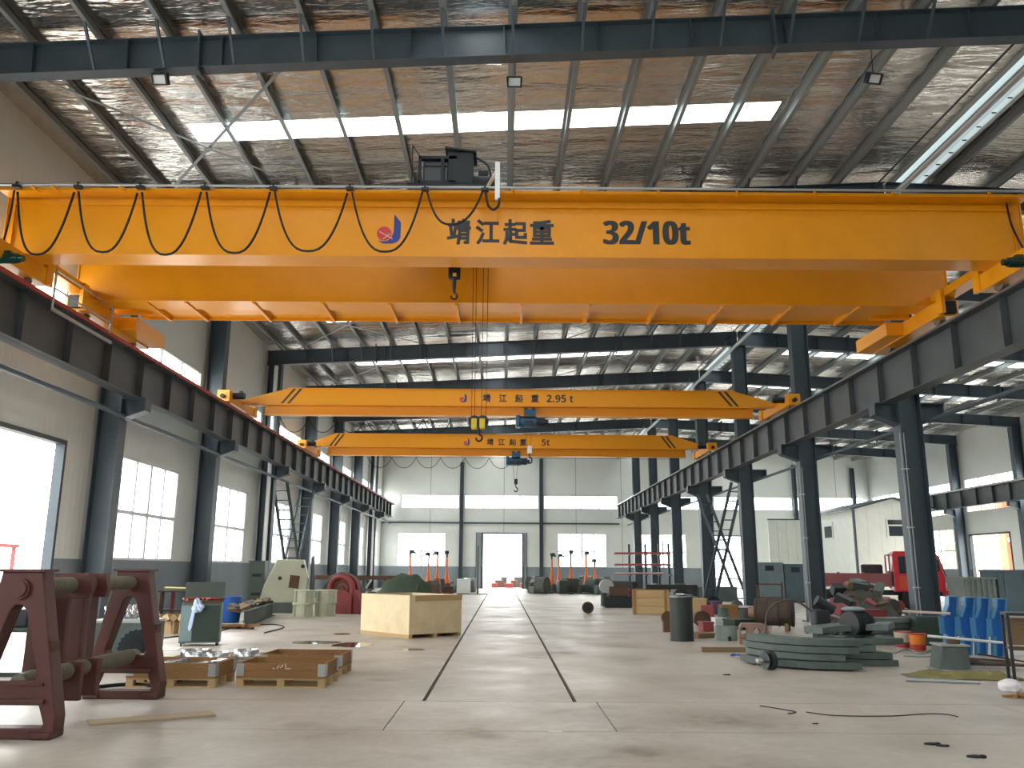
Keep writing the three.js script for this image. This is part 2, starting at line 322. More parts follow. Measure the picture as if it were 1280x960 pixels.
// ---- rafters, one to each frame and bay
function rafter(k, x0, x1, label, group) {
  const d = dOf(k), o = thing('roof_beam', label, 'beam', V(0, 0, -d), 0, group), L = x1 - x0, xm = (x0 + x1) / 2, sl = Math.atan((under(x1) - under(x0)) / L), y = under(xm), len = L / Math.cos(sl);
  const at = (h, t, w) => bx(len, t, w, xm - Math.sin(sl) * h, y + h, 0, 0, 0, sl);
  obj('bottom_flange', [at(0.008, 0.016, 0.26)], M.steel, o); obj('web', [at(0.308, 0.584, 0.012)], M.steel, o); obj('top_flange', [at(0.608, 0.016, 0.26)], M.steel, o);
  for (const f of [0.23, 0.74]) { const x = x0 + L * f; obj('splice_plate', [bx(0.04, 0.82, 0.3, x, under(x) + 0.31, 0, 0, 0, sl)], M.steel, o); }
  for (let i = 1; i < 12; i++) { const x = x0 + L * i / 12; obj('stiffener', [bx(0.012, 0.58, 0.22, x, under(x) + 0.31, 0, 0, 0, sl)], M.steel, o); }
  if (x0 < 0) for (let i = -6; i <= 6; i += 1) {                       // fly braces from rafter foot to purlin
    const x = 0.12 + 1.235 * i; if (k > 3) break;
    obj('fly_brace', [bar(V(x, under(x) + 0.03, -0.1), V(x, under(x) + 0.64, -0.62), 0.045, 0.045), bar(V(x, under(x) + 0.03, 0.1), V(x, under(x) + 0.64, 0.62), 0.045, 0.045)], M.steel, o);
  }
}
for (let k = -1; k <= 6; k++) {
  rafter(k, XL, XM, k === -1 ? 'dark roof beam above the big orange crane, a floodlight hung from it' : 'dark sloping roof beam over the crane aisle, ' + ord(k), 'roof beams of the crane aisle');
  rafter(k, XM, XR, 'dark sloping roof beam over the neighbouring bay, ' + ord(k), 'roof beams of the neighbouring bay');
}

// ---- columns
function hColumn(o, w, dep, y0, y1) {       // H section: flanges across the hall, web along x
  obj('flange', [b2(-w / 2, -w / 2 + 0.018, y0, y1, -dep / 2, dep / 2)], M.steel, o);
  obj('flange', [b2(w / 2 - 0.018, w / 2, y0, y1, -dep / 2, dep / 2)], M.steel, o);
  obj('web', [b2(-w / 2 + 0.018, w / 2 - 0.018, y0, y1, -0.007, 0.007)], M.steel, o);
}
const RAIL = 6.86, RUNH = 1.05;              // top of crane rail, depth of runway beam
function column(k, x, side, label, group, two) {
  const o = thing('steel_column', label, 'column', V(x, 0, -dOf(k)), 0, group), top = under(x);
  hColumn(o, 0.55, 0.4, 0.03, top);
  obj('base_plate', [b2(-0.38, 0.38, 0, 0.03, -0.3, 0.3)], M.steel, o);
  for (const s of two ? [-1, 1] : [side]) {  // corbel that carries the runway beam
    const y = RAIL - 0.14 - RUNH, x0 = s * 0.275, x1 = s * 0.86;
    const g = ext([[x0, y - 0.02], [x1, y - 0.02], [x1, y - 0.32], [x0, y - 0.55]], 0.02);
    obj('corbel', [b2(Math.min(x0, x1), Math.max(x0, x1), y - 0.03, y, -0.2, 0.2), g, mv(ext([[x0, y - 0.52], [x1, y - 0.3], [x1, y - 0.32], [x0, y - 0.55]], 0.34), 0, 0, 0), b2(x1 - s * 0.02, x1, y - 0.32, y - 0.03, -0.17, 0.17)], M.steel, o);
  }
  return o;
}
for (let k = -1; k <= 6; k++) {
  column(k, -9.72, 1, 'tall dark steel column by the windowed wall, ' + ord(k), 'columns by the windowed wall');
  column(k, XM, -1, 'tall dark steel column between the crane aisle and the neighbouring bay, ' + ord(k), 'columns between the two bays', true);
  column(k, XR - 0.42, -1, 'dark steel column on the far side of the neighbouring bay, ' + ord(k), 'columns along the far side of the neighbouring bay');
}
for (const [x, l] of [[-3.43, 'beside the window by the crate'], [3.2, 'beside the orange stands across the doorway'], [17.3, 'behind the crossing ladders'], [24.4, 'behind the site office'], [29.3, 'in the corner of the neighbouring bay']]) { const o = thing('wind_column', 'slender dark post against the white gable wall ' + l, 'column', V(x, 0, ZF + 0.16), 0, 'gable wall posts'); hColumn(o, 0.3, 0.26, 0, under(x)); }
tag(obj('wall_girt', [b2(XL + 0.1, 9.7, 5.22, 5.34, ZF + 0.02, ZF + 0.12)], M.steel), 'dark horizontal rail across the gable wall above the doorway', 'girt');

// ---- runway beams with stiffeners and rails
function runway(name, x, label, web, rails) {
  const o = thing(name, label, 'crane runway', V(x, RAIL - 0.14 - RUNH, 0)), z0 = ZB - 0.4, z1 = ZF + 0.5;
  obj('bottom_flange', [b2(-0.18, 0.18, 0, 0.02, z0, z1)], M.runway, o);
  obj('web', [b2(-0.007, 0.007, 0.02, RUNH - 0.02, z0, z1)], M.runway, o);
  obj('top_flange', [b2(-0.22, 0.22, RUNH - 0.02, RUNH, z0, z1)], M.runway, o);
  obj('crane_rail', [b2(-0.06, 0.06, RUNH, RUNH + 0.02, z0, z1), b2(-0.012, 0.012, RUNH + 0.02, RUNH + 0.1, z0, z1), b2(-0.035, 0.035, RUNH + 0.1, RUNH + 0.14, z0, z1)], M.railsteel, o);
  for (let d = dOf(-2) ; d < -z1; d += BAY / 4) obj('stiffener', [b2(-0.16, 0.16, 0.02, RUNH - 0.02, -d - 0.006, -d + 0.006)], M.runway, o);
  return o;
}
const RXL = -9.22, RXR = 9.56;
const rwL = runway('runway_beam', RXL, 'dark runway beam with red conductor bar along the windowed wall');
obj('conductor_bar', [b2(0.2, 0.26, RUNH - 0.01, RUNH + 0.07, ZB - 0.4, ZF + 0.5)], M.red, rwL);
for (const d of [...Array(40)].map((_, i) => 9 + i * 1.5)) obj('conductor_bracket', [b2(0.1, 0.26, RUNH - 0.05, RUNH - 0.01, -d - 0.02, -d + 0.02)], M.runway, rwL);
runway('runway_beam', RXR, 'dark runway beam carried on the columns between the two bays');
runway('runway_beam', XR - 0.42 - 0.55, 'dark runway beam along the far side of the neighbouring bay');
// longitudinal tie tubes
tag(obj('column_tie', [bar(V(-9.38, 5.2, ZB), V(-9.38, 5.2, ZF), 0.12, 0.12, 10)], M.steel), 'grey horizontal tube tying the columns along the windowed wall', 'tie bar');
tag(obj('column_tie', [bar(V(10.4, 5.2, ZB), V(10.4, 5.2, ZF), 0.1, 0.1, 8)], M.steel), 'grey horizontal tube tying the columns between the two bays', 'tie bar');

for (const [d, l] of [[FRAME0 - 0.26, 'closest to the big crane'], [dOf(1) - 0.26, 'second from the big crane']]) {
  const o = thing('conduit', 'thin pale conduits up the middle column ' + l, 'conduit', V(XM - 0.34, 0, -d));
  for (const x of [0, 0.09]) obj('tube', [bar(V(x, 0.04, 0), V(x, 4.9, 0), 0.03, 0.03, 6)], M.purlin, o);
  for (const y of [1.2, 2.6, 4.0]) obj('clip', [b2(-0.03, 0.13, y, y + 0.03, -0.03, 0.03)], M.galv, o);
}
for (const [x0, x1, l] of [[-2.2, -1.72, 'on the side of the plywood crate'], [1.74, 2.0, 'on the side of the sheave wheel']]) { const o = thing('sliding_door', 'narrow grey sliding leaf folded beside the gable doorway ' + l, 'door', V(0, 0, ZF + 0.06)); obj('leaf', [b2(x0, x1, 0.03, 4.5, -0.03, 0.03)], M.purlin, o); obj('edge', [b2(x0, x0 + 0.05, 0.03, 4.5, 0.03, 0.05), b2(x1 - 0.05, x1, 0.03, 4.5, 0.03, 0.05)], M.steel, o); }
// ================= lettering =================
const font = await new FontLoader().loadAsync('fonts/droid/droid_sans_bold.typeface.json');
function words(str, h, t = 0.004) {                                  // latin text, capital height h, lower-left at origin
  const g = flat(new TextGeometry(str, { font, size: h, depth: t, curveSegments: 6 })); g.computeBoundingBox();
  return g.translate(-g.boundingBox.min.x, 0, 0);
}
const GLYPH = {
  jing: [[22, 100, 22, 84], [3, 79, 41, 79], [11, 70, 16, 38], [34, 70, 28, 38], [1, 22, 43, 30], [48, 91, 95, 91], [50, 78, 93, 78], [44, 65, 99, 65], [71, 100, 71, 65], [53, 55, 91, 55], [53, 55, 53, 30, 47, 0], [91, 55, 91, 4, 79, 4], [53, 38, 91, 38], [53, 22, 91, 22]],
  jiang: [[8, 95, 27, 82], [2, 67, 21, 55], [6, 2, 16, 14, 28, 40], [37, 86, 95, 86], [66, 86, 66, 11], [32, 10, 99, 10]],
  qi: [[7, 82, 45, 82], [26, 100, 26, 62], [1, 61, 50, 61], [28, 61, 28, 16], [28, 40, 48, 40], [12, 48, 12, 24, 2, 2], [10, 26, 30, 10, 99, 4], [54, 86, 92, 86], [92, 86, 92, 56], [56, 57, 92, 57], [57, 57, 57, 27], [57, 27, 97, 27, 97, 40]],
  zhong: [[15, 91, 50, 92, 85, 97], [1, 80, 99, 80], [16, 68, 84, 68], [16, 36, 84, 36], [16, 52, 84, 52], [16, 68, 16, 36], [84, 68, 84, 36], [50, 93, 50, 4], [10, 21, 90, 21], [0, 4, 100, 4]],
};
function glyph(name, w, h, t = 0.004, fat = 11) {                    // brush strokes as flat bars
  const out = []; let q = 0;
  for (const s of GLYPH[name]) for (let i = 0; i + 3 < s.length; i += 2) {
    const [x0, y0, x1, y1] = s.slice(i, i + 4), a = Math.atan2((y1 - y0) * h, (x1 - x0) * w), L = Math.hypot((x1 - x0) * w, (y1 - y0) * h) / 100, f = fat / 100 * Math.min(w, h);
    q++; out.push(bx(L + f * 0.8, f, t + (q % 5) * 0.0004, (x0 + x1) / 200 * w, (y0 + y1) / 200 * h, t / 2, 0, 0, a));
  }
  return merge(out);
}
M.ink = paint(0x23262a, 0.5); M.logoRed = paint(0xc2343a, 0.5); M.logoBlue = paint(0x2a3a86, 0.5); M.logoWhite = paint(0xd9c9b8, 0.5);
function logo(parent, h) {                                            // a red disc inside a blue hook-shaped stroke, at origin, height h
  const g = new THREE.Group(); g.name = 'emblem'; parent.add(g);
  const P = [[0.52, 1], [0.74, 0.72], [0.74, 0.2], [0.66, 0.07], [0.5, 0], [0.2, 0], [0.02, 0.1], [0.16, 0.08], [0.34, 0.1], [0.46, 0.22], [0.52, 0.4]].map(([x, y]) => [x * h, y * h]);
  obj('blue_stroke', [ext(P, 0.004).translate(0, 0, 0.002)], M.logoBlue, g);
  obj('red_disc', [cy(0.23 * h, 0.23 * h, 0.008, 0.22 * h, 0.34 * h, 0.004, R(90), 0, 0, 24)], M.logoRed, g);
  obj('pale_line', [bx(0.5 * h, 0.02 * h, 0.003, 0.28 * h, 0.28 * h, 0.0095, 0, 0, R(-30)), bx(0.3 * h, 0.02 * h, 0.003, 0.3 * h, 0.24 * h, 0.0095, 0, 0, R(40))], M.logoWhite, g);
  return g;
}

// ================= the big double-girder crane =================
{
  const o = thing('bridge_crane', 'big orange double-girder overhead crane marked 32/10t spanning the aisle', 'crane');
  const YB = 7.31, YT = 8.42, G0 = -9.45, G1 = 9.8, D1 = 14.9, D2 = 17.7;
  const girder = (d, w, tray) => {
    const g = new THREE.Group(); g.name = 'girder'; o.add(g);
    obj('web', [b2(G0, G1, YB, YT, -d, -d - 0.012), b2(G0, G1, YB, YT, -d - w + 0.012, -d - w)], M.crane, g);
    obj('bottom_flange', [b2(G0, G1, YB - 0.022, YB, -d + 0.04, -d - w - 0.04)], M.crane, g);
    obj('top_flange', [b2(G0, G1, YT, YT + 0.025, -d + 0.05, -d - w - 0.05)], M.crane, g);
    for (const x of [G0, G1]) obj('end_plate', [b2(x - 0.012, x + 0.012, YB, YT, -d + 0.03, -d - w - 0.03)], M.crane, g);
    obj('trolley_rail', [b2(G0 + 0.6, G1 - 0.6, YT + 0.025, YT + 0.12, -d - w / 2 - 0.03, -d - w / 2 + 0.03)], M.railsteel, g);
    return g;
  };
  const g1 = girder(D1, 0.5), g2 = girder(D2, 0.55);
  obj('edge_tray', [b2(G0, G1, YT, YT + 0.012, -D1 + 0.05, -14.56), b2(G0, G1, YT, YT + 0.06, -14.56, -14.548)], M.crane, g1);
  obj('stiffening_angle', [b2(G0 + 0.15, G1 - 0.15, YT - 0.145, YT - 0.135, -D1, -D1 + 0.05), b2(G0 + 0.15, G1 - 0.15, YT - 0.145, YT - 0.06, -D1 + 0.05, -D1 + 0.056)], M.crane, g1);
  for (const x of [G0 + 0.16, G1 - 0.16]) obj('web_stiffener', [b2(x - 0.006, x + 0.006, YB, YT, -D1, -D1 + 0.045)], M.crane, g1);
  // walkway on the rear girder, carried on brackets
  const w = new THREE.Group(); w.name = 'walkway'; o.add(w);
  obj('deck', [b2(-8.6, 9.0, YB + 0.05, YB + 0.06, -18.3, -19.15)], M.crane2, w);
  obj('edge_channel', [b2(-8.6, 9.0, YB - 0.02, YB + 0.12, -19.14, -19.16)], M.crane2, w);
  for (const px of [203, 250, 331, 413, 493, 573, 652, 733, 814, 892, 974, 1054]) { const x = onZ(px, 388, 18.6).x; obj('bracket', [b2(x - 0.03, x + 0.03, YB - 0.055, YB + 0.05, -17.72, -19.16)], M.crane2, w); }
  // festoon rail along the front edge
  obj('festoon_rail', [bar(V(G0 - 0.2, YT + 0.07, -14.45), V(G1 - 0.1, YT + 0.07, -14.45), 0.05, 0.05, 8)], M.galv, o);
  for (const px of [40, 66, 150, 640, 725, 822, 920, 1017, 1115, 1235]) { const x = onZ(px, 243, 14.5).x; obj('rail_bracket', [bar(V(x, YT + 0.05, -14.44), V(x + 0.06, YT + 0.01, -14.62), 0.04, 0.05)], M.crane2, o); }
  // cable loops
  const tops = [19, 96, 174, 255, 341, 437, 531, 606], lows = [[47, 319], [127.5, 315], [206, 318], [294, 317], [384, 314], [481, 314], [563, 281]];
  for (let i = 0; i < 7; i++) {
    const a = onZ(tops[i] + 3, 240, 14.42), b = onZ(tops[i + 1] - 3, 240, 14.42), l = onZ(...lows[i], 14.42), h = l.y - a.y, f = (l.x - a.x) / (b.x - a.x), P = [];
    for (let q = 0; q <= 14; q++) { const s = q / 14, e = Math.pow(Math.abs(s - 0.5) * 2, 2.6), x = s < 0.5 ? a.x + (l.x - a.x) * s * 2 : l.x + (b.x - l.x) * (s - 0.5) * 2; P.push(V(a.x + (x - a.x), l.y - h * e + 0, -14.42 + 0.03 * Math.sin(i * 2 + s * 3))); }
    obj('cable_loop', [tube(P, 0.021, 6, 28)], M.rubber, o);
  }
  for (const px of tops) { const x = onZ(px, 240, 14.42).x; obj('cable_carrier', [b2(x - 0.07, x + 0.07, YT + 0.0, YT + 0.05, -14.4, -14.5), b2(x - 0.02, x + 0.02, YT + 0.03, YT + 0.12, -14.42, -14.48)], M.dark, o); }
  obj('cable_loop', [tube([onZ(18, 238, 14.42), onZ(14, 262, 14.4), onZ(7, 292, 14.38), onZ(-2, 318, 14.35)], 0.02, 6)], M.rubber, o);
  obj('cable_loop', [tube([onZ(607, 240, 14.42), onZ(611, 258, 14.42), onZ(617, 262, 14.42), onZ(623, 257, 14.42), onZ(624, 248, 14.42)], 0.024, 6)], M.rubber, o);
  obj('cable_loop', [tube([onZ(1258, 254, 14.8), onZ(1264, 280, 14.8), onZ(1276, 305, 14.7), onZ(1284, 318, 14.6)], 0.018, 6)], M.rubber, o);
  // end carriages on both rails
  for (const s of [-1, 1]) {
    const X = s < 0 ? RXL : RXR, c = new THREE.Group(); c.name = 'end_carriage'; c.position.set(X, 0, 0); o.add(c);
    const b = (x0, x1, y0, y1, d0, d1) => b2(x0, x1, y0, y1, -d0, -d1), y0 = RAIL + 0.09, inner = -s;
    obj('carriage_box', [b(-0.22, 0.22, y0, 7.29, 13.75, 15.75)], M.crane2, c);
    obj('carriage_box', [b(-0.22, 0.22, y0, 7.29, 17.3, 20.6), b(inner * 0.22, inner * 0.62, y0 + 0.02, 7.28, 18.9, 20.6)], M.crane2, c);
    obj('link_beam', [b(-0.16, 0.16, 7.34, 7.52, 15.1, 17.9), b(-0.16, 0.16, 7.29, 7.36, 15.1, 15.7), b(-0.16, 0.16, 7.29, 7.36, 17.3, 17.9)], M.crane2, c);
    obj('leg_post', [b(inner * 0.16, inner * 0.24, y0 + 0.02, 7.5, 15.66, 15.9)], M.crane2, c);
    obj('leg_post', [b(inner * 0.16, inner * 0.24, y0 + 0.02, 7.5, 17.1, 17.34)], M.crane2, c);
    for (const d of [15.8, 17.22, 13.72, 20.64]) obj('buffer', [b(-0.11, 0.11, y0 + 0.03, y0 + 0.3, d - 0.05, d + 0.05)], M.black, c);
    for (const d of [14.1, 15.35, 17.7, 20.1]) obj('wheel', [cy(0.17, 0.17, 0.12, 0, RAIL + 0.17, -d, 0, 0, R(90), 20)], M.railsteel, c);
    obj('gusset', [ext([[0, 0], [inner * 0.9, 0], [inner * 0.9, 0.05], [0, 0.45]], 0.02).translate(inner * 0.2, 7.25, -18.62)], M.crane2, c);
    const mp = s < 0 ? onZ(9, 323, 14.3) : onZ(1274, 328, 14.3), mx = mp.x - X, md = 14.3, my = mp.y, mg = new THREE.MeshStandardMaterial({ color: s < 0 ? 0x07463a : 0x06322c, roughness: 0.35 });
    obj('travel_motor', [cy(0.085, 0.085, 0.42, mx, my, -md, 0, 0, R(90), 18), cy(0.06, 0.06, 0.12, mx + inner * 0.24, my, -md, 0, 0, R(90), 16), ...[...Array(9)].map((_, i) => cy(0.095, 0.095, 0.01, mx - 0.16 + i * 0.04, my, -md, 0, 0, R(90), 18)), bx(0.14, 0.07, 0.1, mx, my + 0.1, -md), b2(Math.min(mx - inner * 0.2, -inner * 0.2), Math.max(mx - inner * 0.2, -inner * 0.2), my - 0.05, my + 0.05, -md - 0.06, -md + 0.06)], mg, c);
  }
  // guard rail at the carriage ladder
  const a0 = onX(65, 327, -8.86), a1 = onX(65, 386, -8.86), b0 = onX(140, 338, -8.86), z0 = onX(137, 416, -8.86);
  const gr = new THREE.Group(); gr.name = 'guard_rail'; o.add(gr);
  obj('post', [bar(V(-8.86, a0.y, a1.z), V(-8.86, a1.y, a1.z), 0.045, 0.045, 8)], M.galv, gr);
  obj('post', [bar(V(-8.86, a0.y + 0.4, z0.z), V(-8.86, z0.y, z0.z), 0.045, 0.045, 8)], M.galv, gr);
  for (const f of [0.02, 0.33, 0.62]) obj('rail_tube', [bar(V(-8.86, a1.y + f * 1.3, a1.z), V(-8.86, a1.y + f * 1.3, z0.z - 0.1), 0.035, 0.035, 8)], M.galv, gr);
  obj('floor_strip', [b2(-8.89, -8.83, a1.y - 0.03, a1.y, a1.z, z0.z - 0.1)], M.galv, gr);
  // markings on the front web
  const put = (g, px, py, name, m) => { const p = onZ(px, py, D1 - 0.001); if (g.isObject3D) { g.position.set(p.x, p.y, -D1 + 0.001); return g; } return obj(name, g.translate(p.x, p.y, -D1 + 0.001), m, o); };
  const hh = onZ(640, 276, D1).y - onZ(640, 305, D1).y, ww = onZ(588, 300, D1).x - onZ(560, 300, D1).x;
  [['jing', 560, 304], ['jiang', 596, 304], ['qi', 630.5, 304.5], ['zhong', 664, 305]].forEach(([n, x, y]) => put(glyph(n, ww * 0.96, hh, 0.004, 15.5), x, y, 'painted_character', M.ink));
  const num = words('32/10t', hh); num.computeBoundingBox(); num.scale((onZ(861, 300, D1).x - onZ(754, 300, D1).x) / num.boundingBox.max.x, 1, 1); { const fat = mergeGeometries([num, num.clone().translate(0.022, 0, 0.0004), num.clone().translate(-0.016, 0, 0.0008)]); put(metreUV(fat), 755, 305, 'painted_capacity', M.ink); }
  put(logo(o, (onZ(490, 268, D1).y - onZ(490, 305, D1).y)), 471, 304.5);
}
// ---- trolley
M.scrapMetal = new THREE.MeshStandardMaterial({ color: 0x4a4e50, roughness: 0.4, metalness: 0.5 });
M.hookYellow = paint(0xd8b81c, 0.5);
{
  const T = thing('hoist_trolley', 'dark hoist trolley on top of the big crane with hooks hanging below', 'hoist', V(onZ(566, 230, 16.2).x, 8.54, -16.45));
  const m = paint(0x141c24, 0.55);
  obj('frame', [b2(-0.8, 0.8, 0.14, 0.3, 1.45, 1.3), b2(-0.8, 0.8, 0.14, 0.3, -1.45, -1.3), b2(-0.8, -0.66, 0.14, 0.3, -1.3, 1.3), b2(0.66, 0.8, 0.14, 0.3, -1.3, 1.3), b2(-0.8, 0.8, 0.29, 0.31, -1.45, 1.45)], m, T);
  for (const x of [-0.55, 0.55]) for (const z of [-1.525, 1.3]) obj('wheel', [cy(0.14, 0.14, 0.09, x, 0.14, z, R(90), 0, 0, 20)], M.railsteel, T);
  obj('rope_drum', [cy(0.24, 0.24, 0.95, -0.1, 0.62, 0.2, 0, 0, R(90), 24), ...[...Array(11)].map((_, i) => to(0.245, 0.014, -0.52 + i * 0.085, 0.62, 0.2, 0, R(90)))], M.dark, T);
  for (const x of [-0.63, 0.43]) obj('drum_stand', [b2(x - 0.03, x + 0.03, 0.3, 0.86, -0.1, 0.5)], m, T);
  obj('gearbox', [rb(0.55, 0.55, 0.5, 0.04, -0.25, 0.58, 1.05), b2(-0.48, 0.1, 0.36, 0.42, 1.3, 1.34), b2(-0.48, 0.1, 0.72, 0.78, 1.3, 1.34)], M.scrapMetal, T);
  obj('cover_frame', [b2(-0.6, -0.55, 0.3, 0.9, 1.28, 1.4), b2(-0.6, 0.14, 0.84, 0.9, 1.28, 1.4), b2(-0.6, 0.14, 0.3, 0.38, 1.28, 1.4), b2(-0.16, -0.1, 0.38, 0.84, 1.28, 1.4)], m, T);
  obj('control_cabinet', [rb(0.5, 0.66, 0.5, 0.02, 0.22, 0.66, 1.15), bx(0.62, 0.03, 0.6, 0.22, 1.02, 1.15, 0, 0, R(-8))], m, T);
  obj('hoist_motor', [cy(0.17, 0.17, 0.5, 0.66, 0.5, 1.0, 0, 0, R(90), 18), cy(0.1, 0.12, 0.2, 0.68, 0.5, 1.0, 0, 0, R(90), 12), rb(0.2, 0.12, 0.2, 0.02, 0.66, 0.7, 1.0)], M.dark, T);
  obj('stay_rod', [bar(V(-0.72, 0.3, 1.4), V(-0.72, 1.12, 1.4), 0.025, 0.025, 6), bar(V(-0.72, 1.12, 1.4), V(-0.58, 0.9, 1.4), 0.025, 0.025, 6)], M.dark, T);
  obj('stay_rod', [tube([V(0.45, 0.95, 1.3), V(0.6, 0.85, 1.35), V(0.75, 0.7, 1.4), V(0.82, 0.45, 1.42)], 0.025)], M.dark, T);
  // tow arm for the cables
  const tp = onZ(622, 203, 14.45).sub(T.position), tb = onZ(622, 250, 14.45).sub(T.position);
  obj('tow_arm', [b2(tp.x - 0.045, tp.x + 0.045, tb.y, tp.y, tp.z - 0.03, tp.z + 0.03), bar(V(tp.x, 0.3, tp.z), V(0.75, 0.25, 1.4), 0.05, 0.05)], M.white, T);
  // hook blocks on their ropes
  const loc = (px, py, d) => onZ(px, py, d).sub(T.position);
  const hook = (parent, x, y, z, s, m1) => {
    const P = [[0, 0.3], [0, 0.05], [0.02, -0.05], [0.13, -0.12], [0.15, -0.25], [0.05, -0.36], [-0.09, -0.33], [-0.14, -0.2]].map(([a, b]) => V(x + a * s, y + b * s, z));
    obj('hook', [tube(P, 0.045 * s, 8, 30), cy(0.07 * s, 0.07 * s, 0.06 * s, x, y + 0.12 * s, z)], m1, parent);
  };
  const main = loc(597.5, 530, 16.4), mb = new THREE.Group(); mb.name = 'main_hook_block'; T.add(mb);
  for (const z of [0.075, -0.075]) for (const x of [-0.075, 0.085]) obj('side_plate', [rb(0.11, 0.2, 0.02, 0.008, main.x + x, main.y, main.z + z)], M.hookYellow, mb);
  obj('sheave', [cy(0.12, 0.12, 0.05, main.x - 0.07, main.y + 0.05, main.z, R(90)), cy(0.12, 0.12, 0.05, main.x + 0.09, main.y + 0.05, main.z + 0.02, R(90))], M.dark, mb);
  hook(mb, main.x + 0.02, main.y - 0.19, main.z, 0.42, M.black);
  for (const px of [592, 596, 605, 611]) { const a = loc(px, 300, 16.4); obj('rope', [bar(V(a.x, 0.3, main.z), V(a.x * 0.8 + (main.x + (px - 600) * 0.008) * 0.2, main.y + 0.1, main.z), 0.014, 0.014, 5)], M.dark, T); }
  const aux = loc(568, 341, 15.9), ab = new THREE.Group(); ab.name = 'auxiliary_hook_block'; T.add(ab);
  obj('block_body', [rb(0.24, 0.26, 0.16, 0.03, aux.x, aux.y, aux.z), bx(0.2, 0.03, 0.17, aux.x, aux.y + 0.05, aux.z), bx(0.05, 0.14, 0.18, aux.x + 0.03, aux.y - 0.04, aux.z)], M.black, ab);
  obj('yellow_mark', [bx(0.07, 0.07, 0.01, aux.x + 0.01, aux.y - 0.07, aux.z + 0.088)], paint(0xcfa640, 0.5), ab);
  obj('shank', [cy(0.03, 0.055, 0.3, aux.x, aux.y - 0.25, aux.z)], M.dark, ab);
  hook(ab, aux.x, aux.y - 0.4, aux.z, 0.42, M.black);
  for (const dx of [-0.06, 0.06]) obj('rope', [bar(V(aux.x + dx, 0.3, aux.z), V(aux.x + dx, aux.y + 0.1, aux.z), 0.012, 0.012, 5)], M.dark, T);
}

// ================= the two single-girder cranes =================
function smallCrane(d, yTop, yMid, yBot, x0, x1, f0, f1, label, capacity, tx, th, ty) {
  const o = thing('single_girder_crane', label, 'crane', V(0, 0, -d));
  const face = [[x0, yTop - 0.42], [f0, yTop], [f1, yTop], [x1, yTop - 0.42], [x1, yMid + 0.02], [x1 - 0.75, yMid - 0.02], [x0 + 0.75, yMid - 0.02], [x0, yMid + 0.02]];
  obj('girder', [ext(face, 0.42)], M.crane2, o);
  obj('top_cap', [b2(f0, f1, yTop, yTop + 0.015, -0.26, 0.26)], M.crane2, o);
  obj('lower_beam', [b2(x0 + 0.75, x1 - 0.75, yBot, yBot + 0.03, -0.16, 0.16), b2(x0 + 0.75, x1 - 0.75, yBot + 0.03, yMid, -0.02, 0.02), b2(x0 + 0.75, x1 - 0.75, yMid - 0.05, yMid - 0.02, -0.27, 0.27)], M.crane2, o);
  for (const s of [-1, 1]) {
    const X = s < 0 ? RXL : RXR, c = new THREE.Group(); c.name = 'end_carriage'; c.position.set(X, 0, 0); o.add(c);
    obj('carriage_box', [b2(-0.15, 0.15, RAIL + 0.06, RAIL + 0.36, -1.4, 1.4)], M.crane2, c);
    obj('end_block', [b2(-0.2, 0.2, RAIL + 0.05, RAIL + 0.42, 1.3, 1.62)], M.crane2, c);
    obj('end_block', [b2(-0.2, 0.2, RAIL + 0.05, RAIL + 0.42, -1.62, -1.3)], M.crane2, c);
    obj('buffer', [cy(0.07, 0.07, 0.12, 0, RAIL + 0.2, 1.68, R(90))], M.black, c);
    obj('travel_motor', [cy(0.11, 0.11, 0.4, -s * 0.33, RAIL + 0.32, 1.05, 0, 0, R(90), 14), bx(0.1, 0.1, 0.12, -s * 0.4, RAIL + 0.44, 1.05)], M.dark, c);
    for (const z of [-1.1, 1.1]) obj('wheel', [cy(0.13, 0.13, 0.1, 0, RAIL + 0.13, z, 0, 0, R(90), 16)], M.railsteel, c);
  }
  for (const [x, s] of [[f0, 1], [f1, -1]]) for (const q of [0, 0.22]) obj('hazard_stripe', [ext([[0, 0], [0.09, 0], [0.09 + s * 0.42, (yTop - yMid) * 0.96], [s * 0.42, (yTop - yMid) * 0.96]], 0.004).translate(x + (s > 0 ? -0.25 : 0.05) + q * s, yMid + 0.01, 0.213)], M.ink, o);
  const P = (px) => onZ(px, ty, d).x, y = onZ(tx[0], ty, d).y;
  const e = logo(o, th * 1.25); e.position.set(P(tx[0]), y - th * 0.1, 0.211);
  ['jing', 'jiang', 'qi', 'zhong'].forEach((n, i) => obj('painted_character', glyph(n, th * 0.95, th, 0.004, 14).translate(P(tx[1 + i]), y, 0.211), M.ink, o));
  const num = words(capacity, th); obj('painted_capacity', metreUV(num.translate(P(tx[5]), y, 0.211)), M.ink, o);
  // feed cable in loops behind the girder
  const n = 6, xs = d < 30 ? x0 + 1.2 : x0 + 2.6, xe = d < 30 ? x0 + 7.2 : x0 + 9.6;
  obj('feed_wire', [bar(V(x0 + 0.8, yBot - 0.02, -0.4), V(x1 - 0.8, yBot - 0.02, -0.4), 0.015, 0.015, 5)], M.dark, o);
  for (let i = 0; i < n; i++) { const a = xs + (xe - xs) * i / n, b = xs + (xe - xs) * (i + 1) / n, Q = []; for (let q = 0; q <= 8; q++) { const s = q / 8; Q.push(V(a + (b - a) * s, yBot - 0.03 - 0.5 * (1 - Math.pow(Math.abs(2 * s - 1), 2.3)), -0.4)); } obj('cable_loop', [tube(Q, 0.014, 5, 16)], M.rubber, o); }
  return o;
}
smallCrane(28.7, 7.64, 7.1, 6.73, -9.03, 9.42, -7.45, 8.0, 'orange single-girder crane marked 2.95t behind the big crane', '2.95 t', [575, 604, 624, 644, 664, 683], 0.26, 503.5);
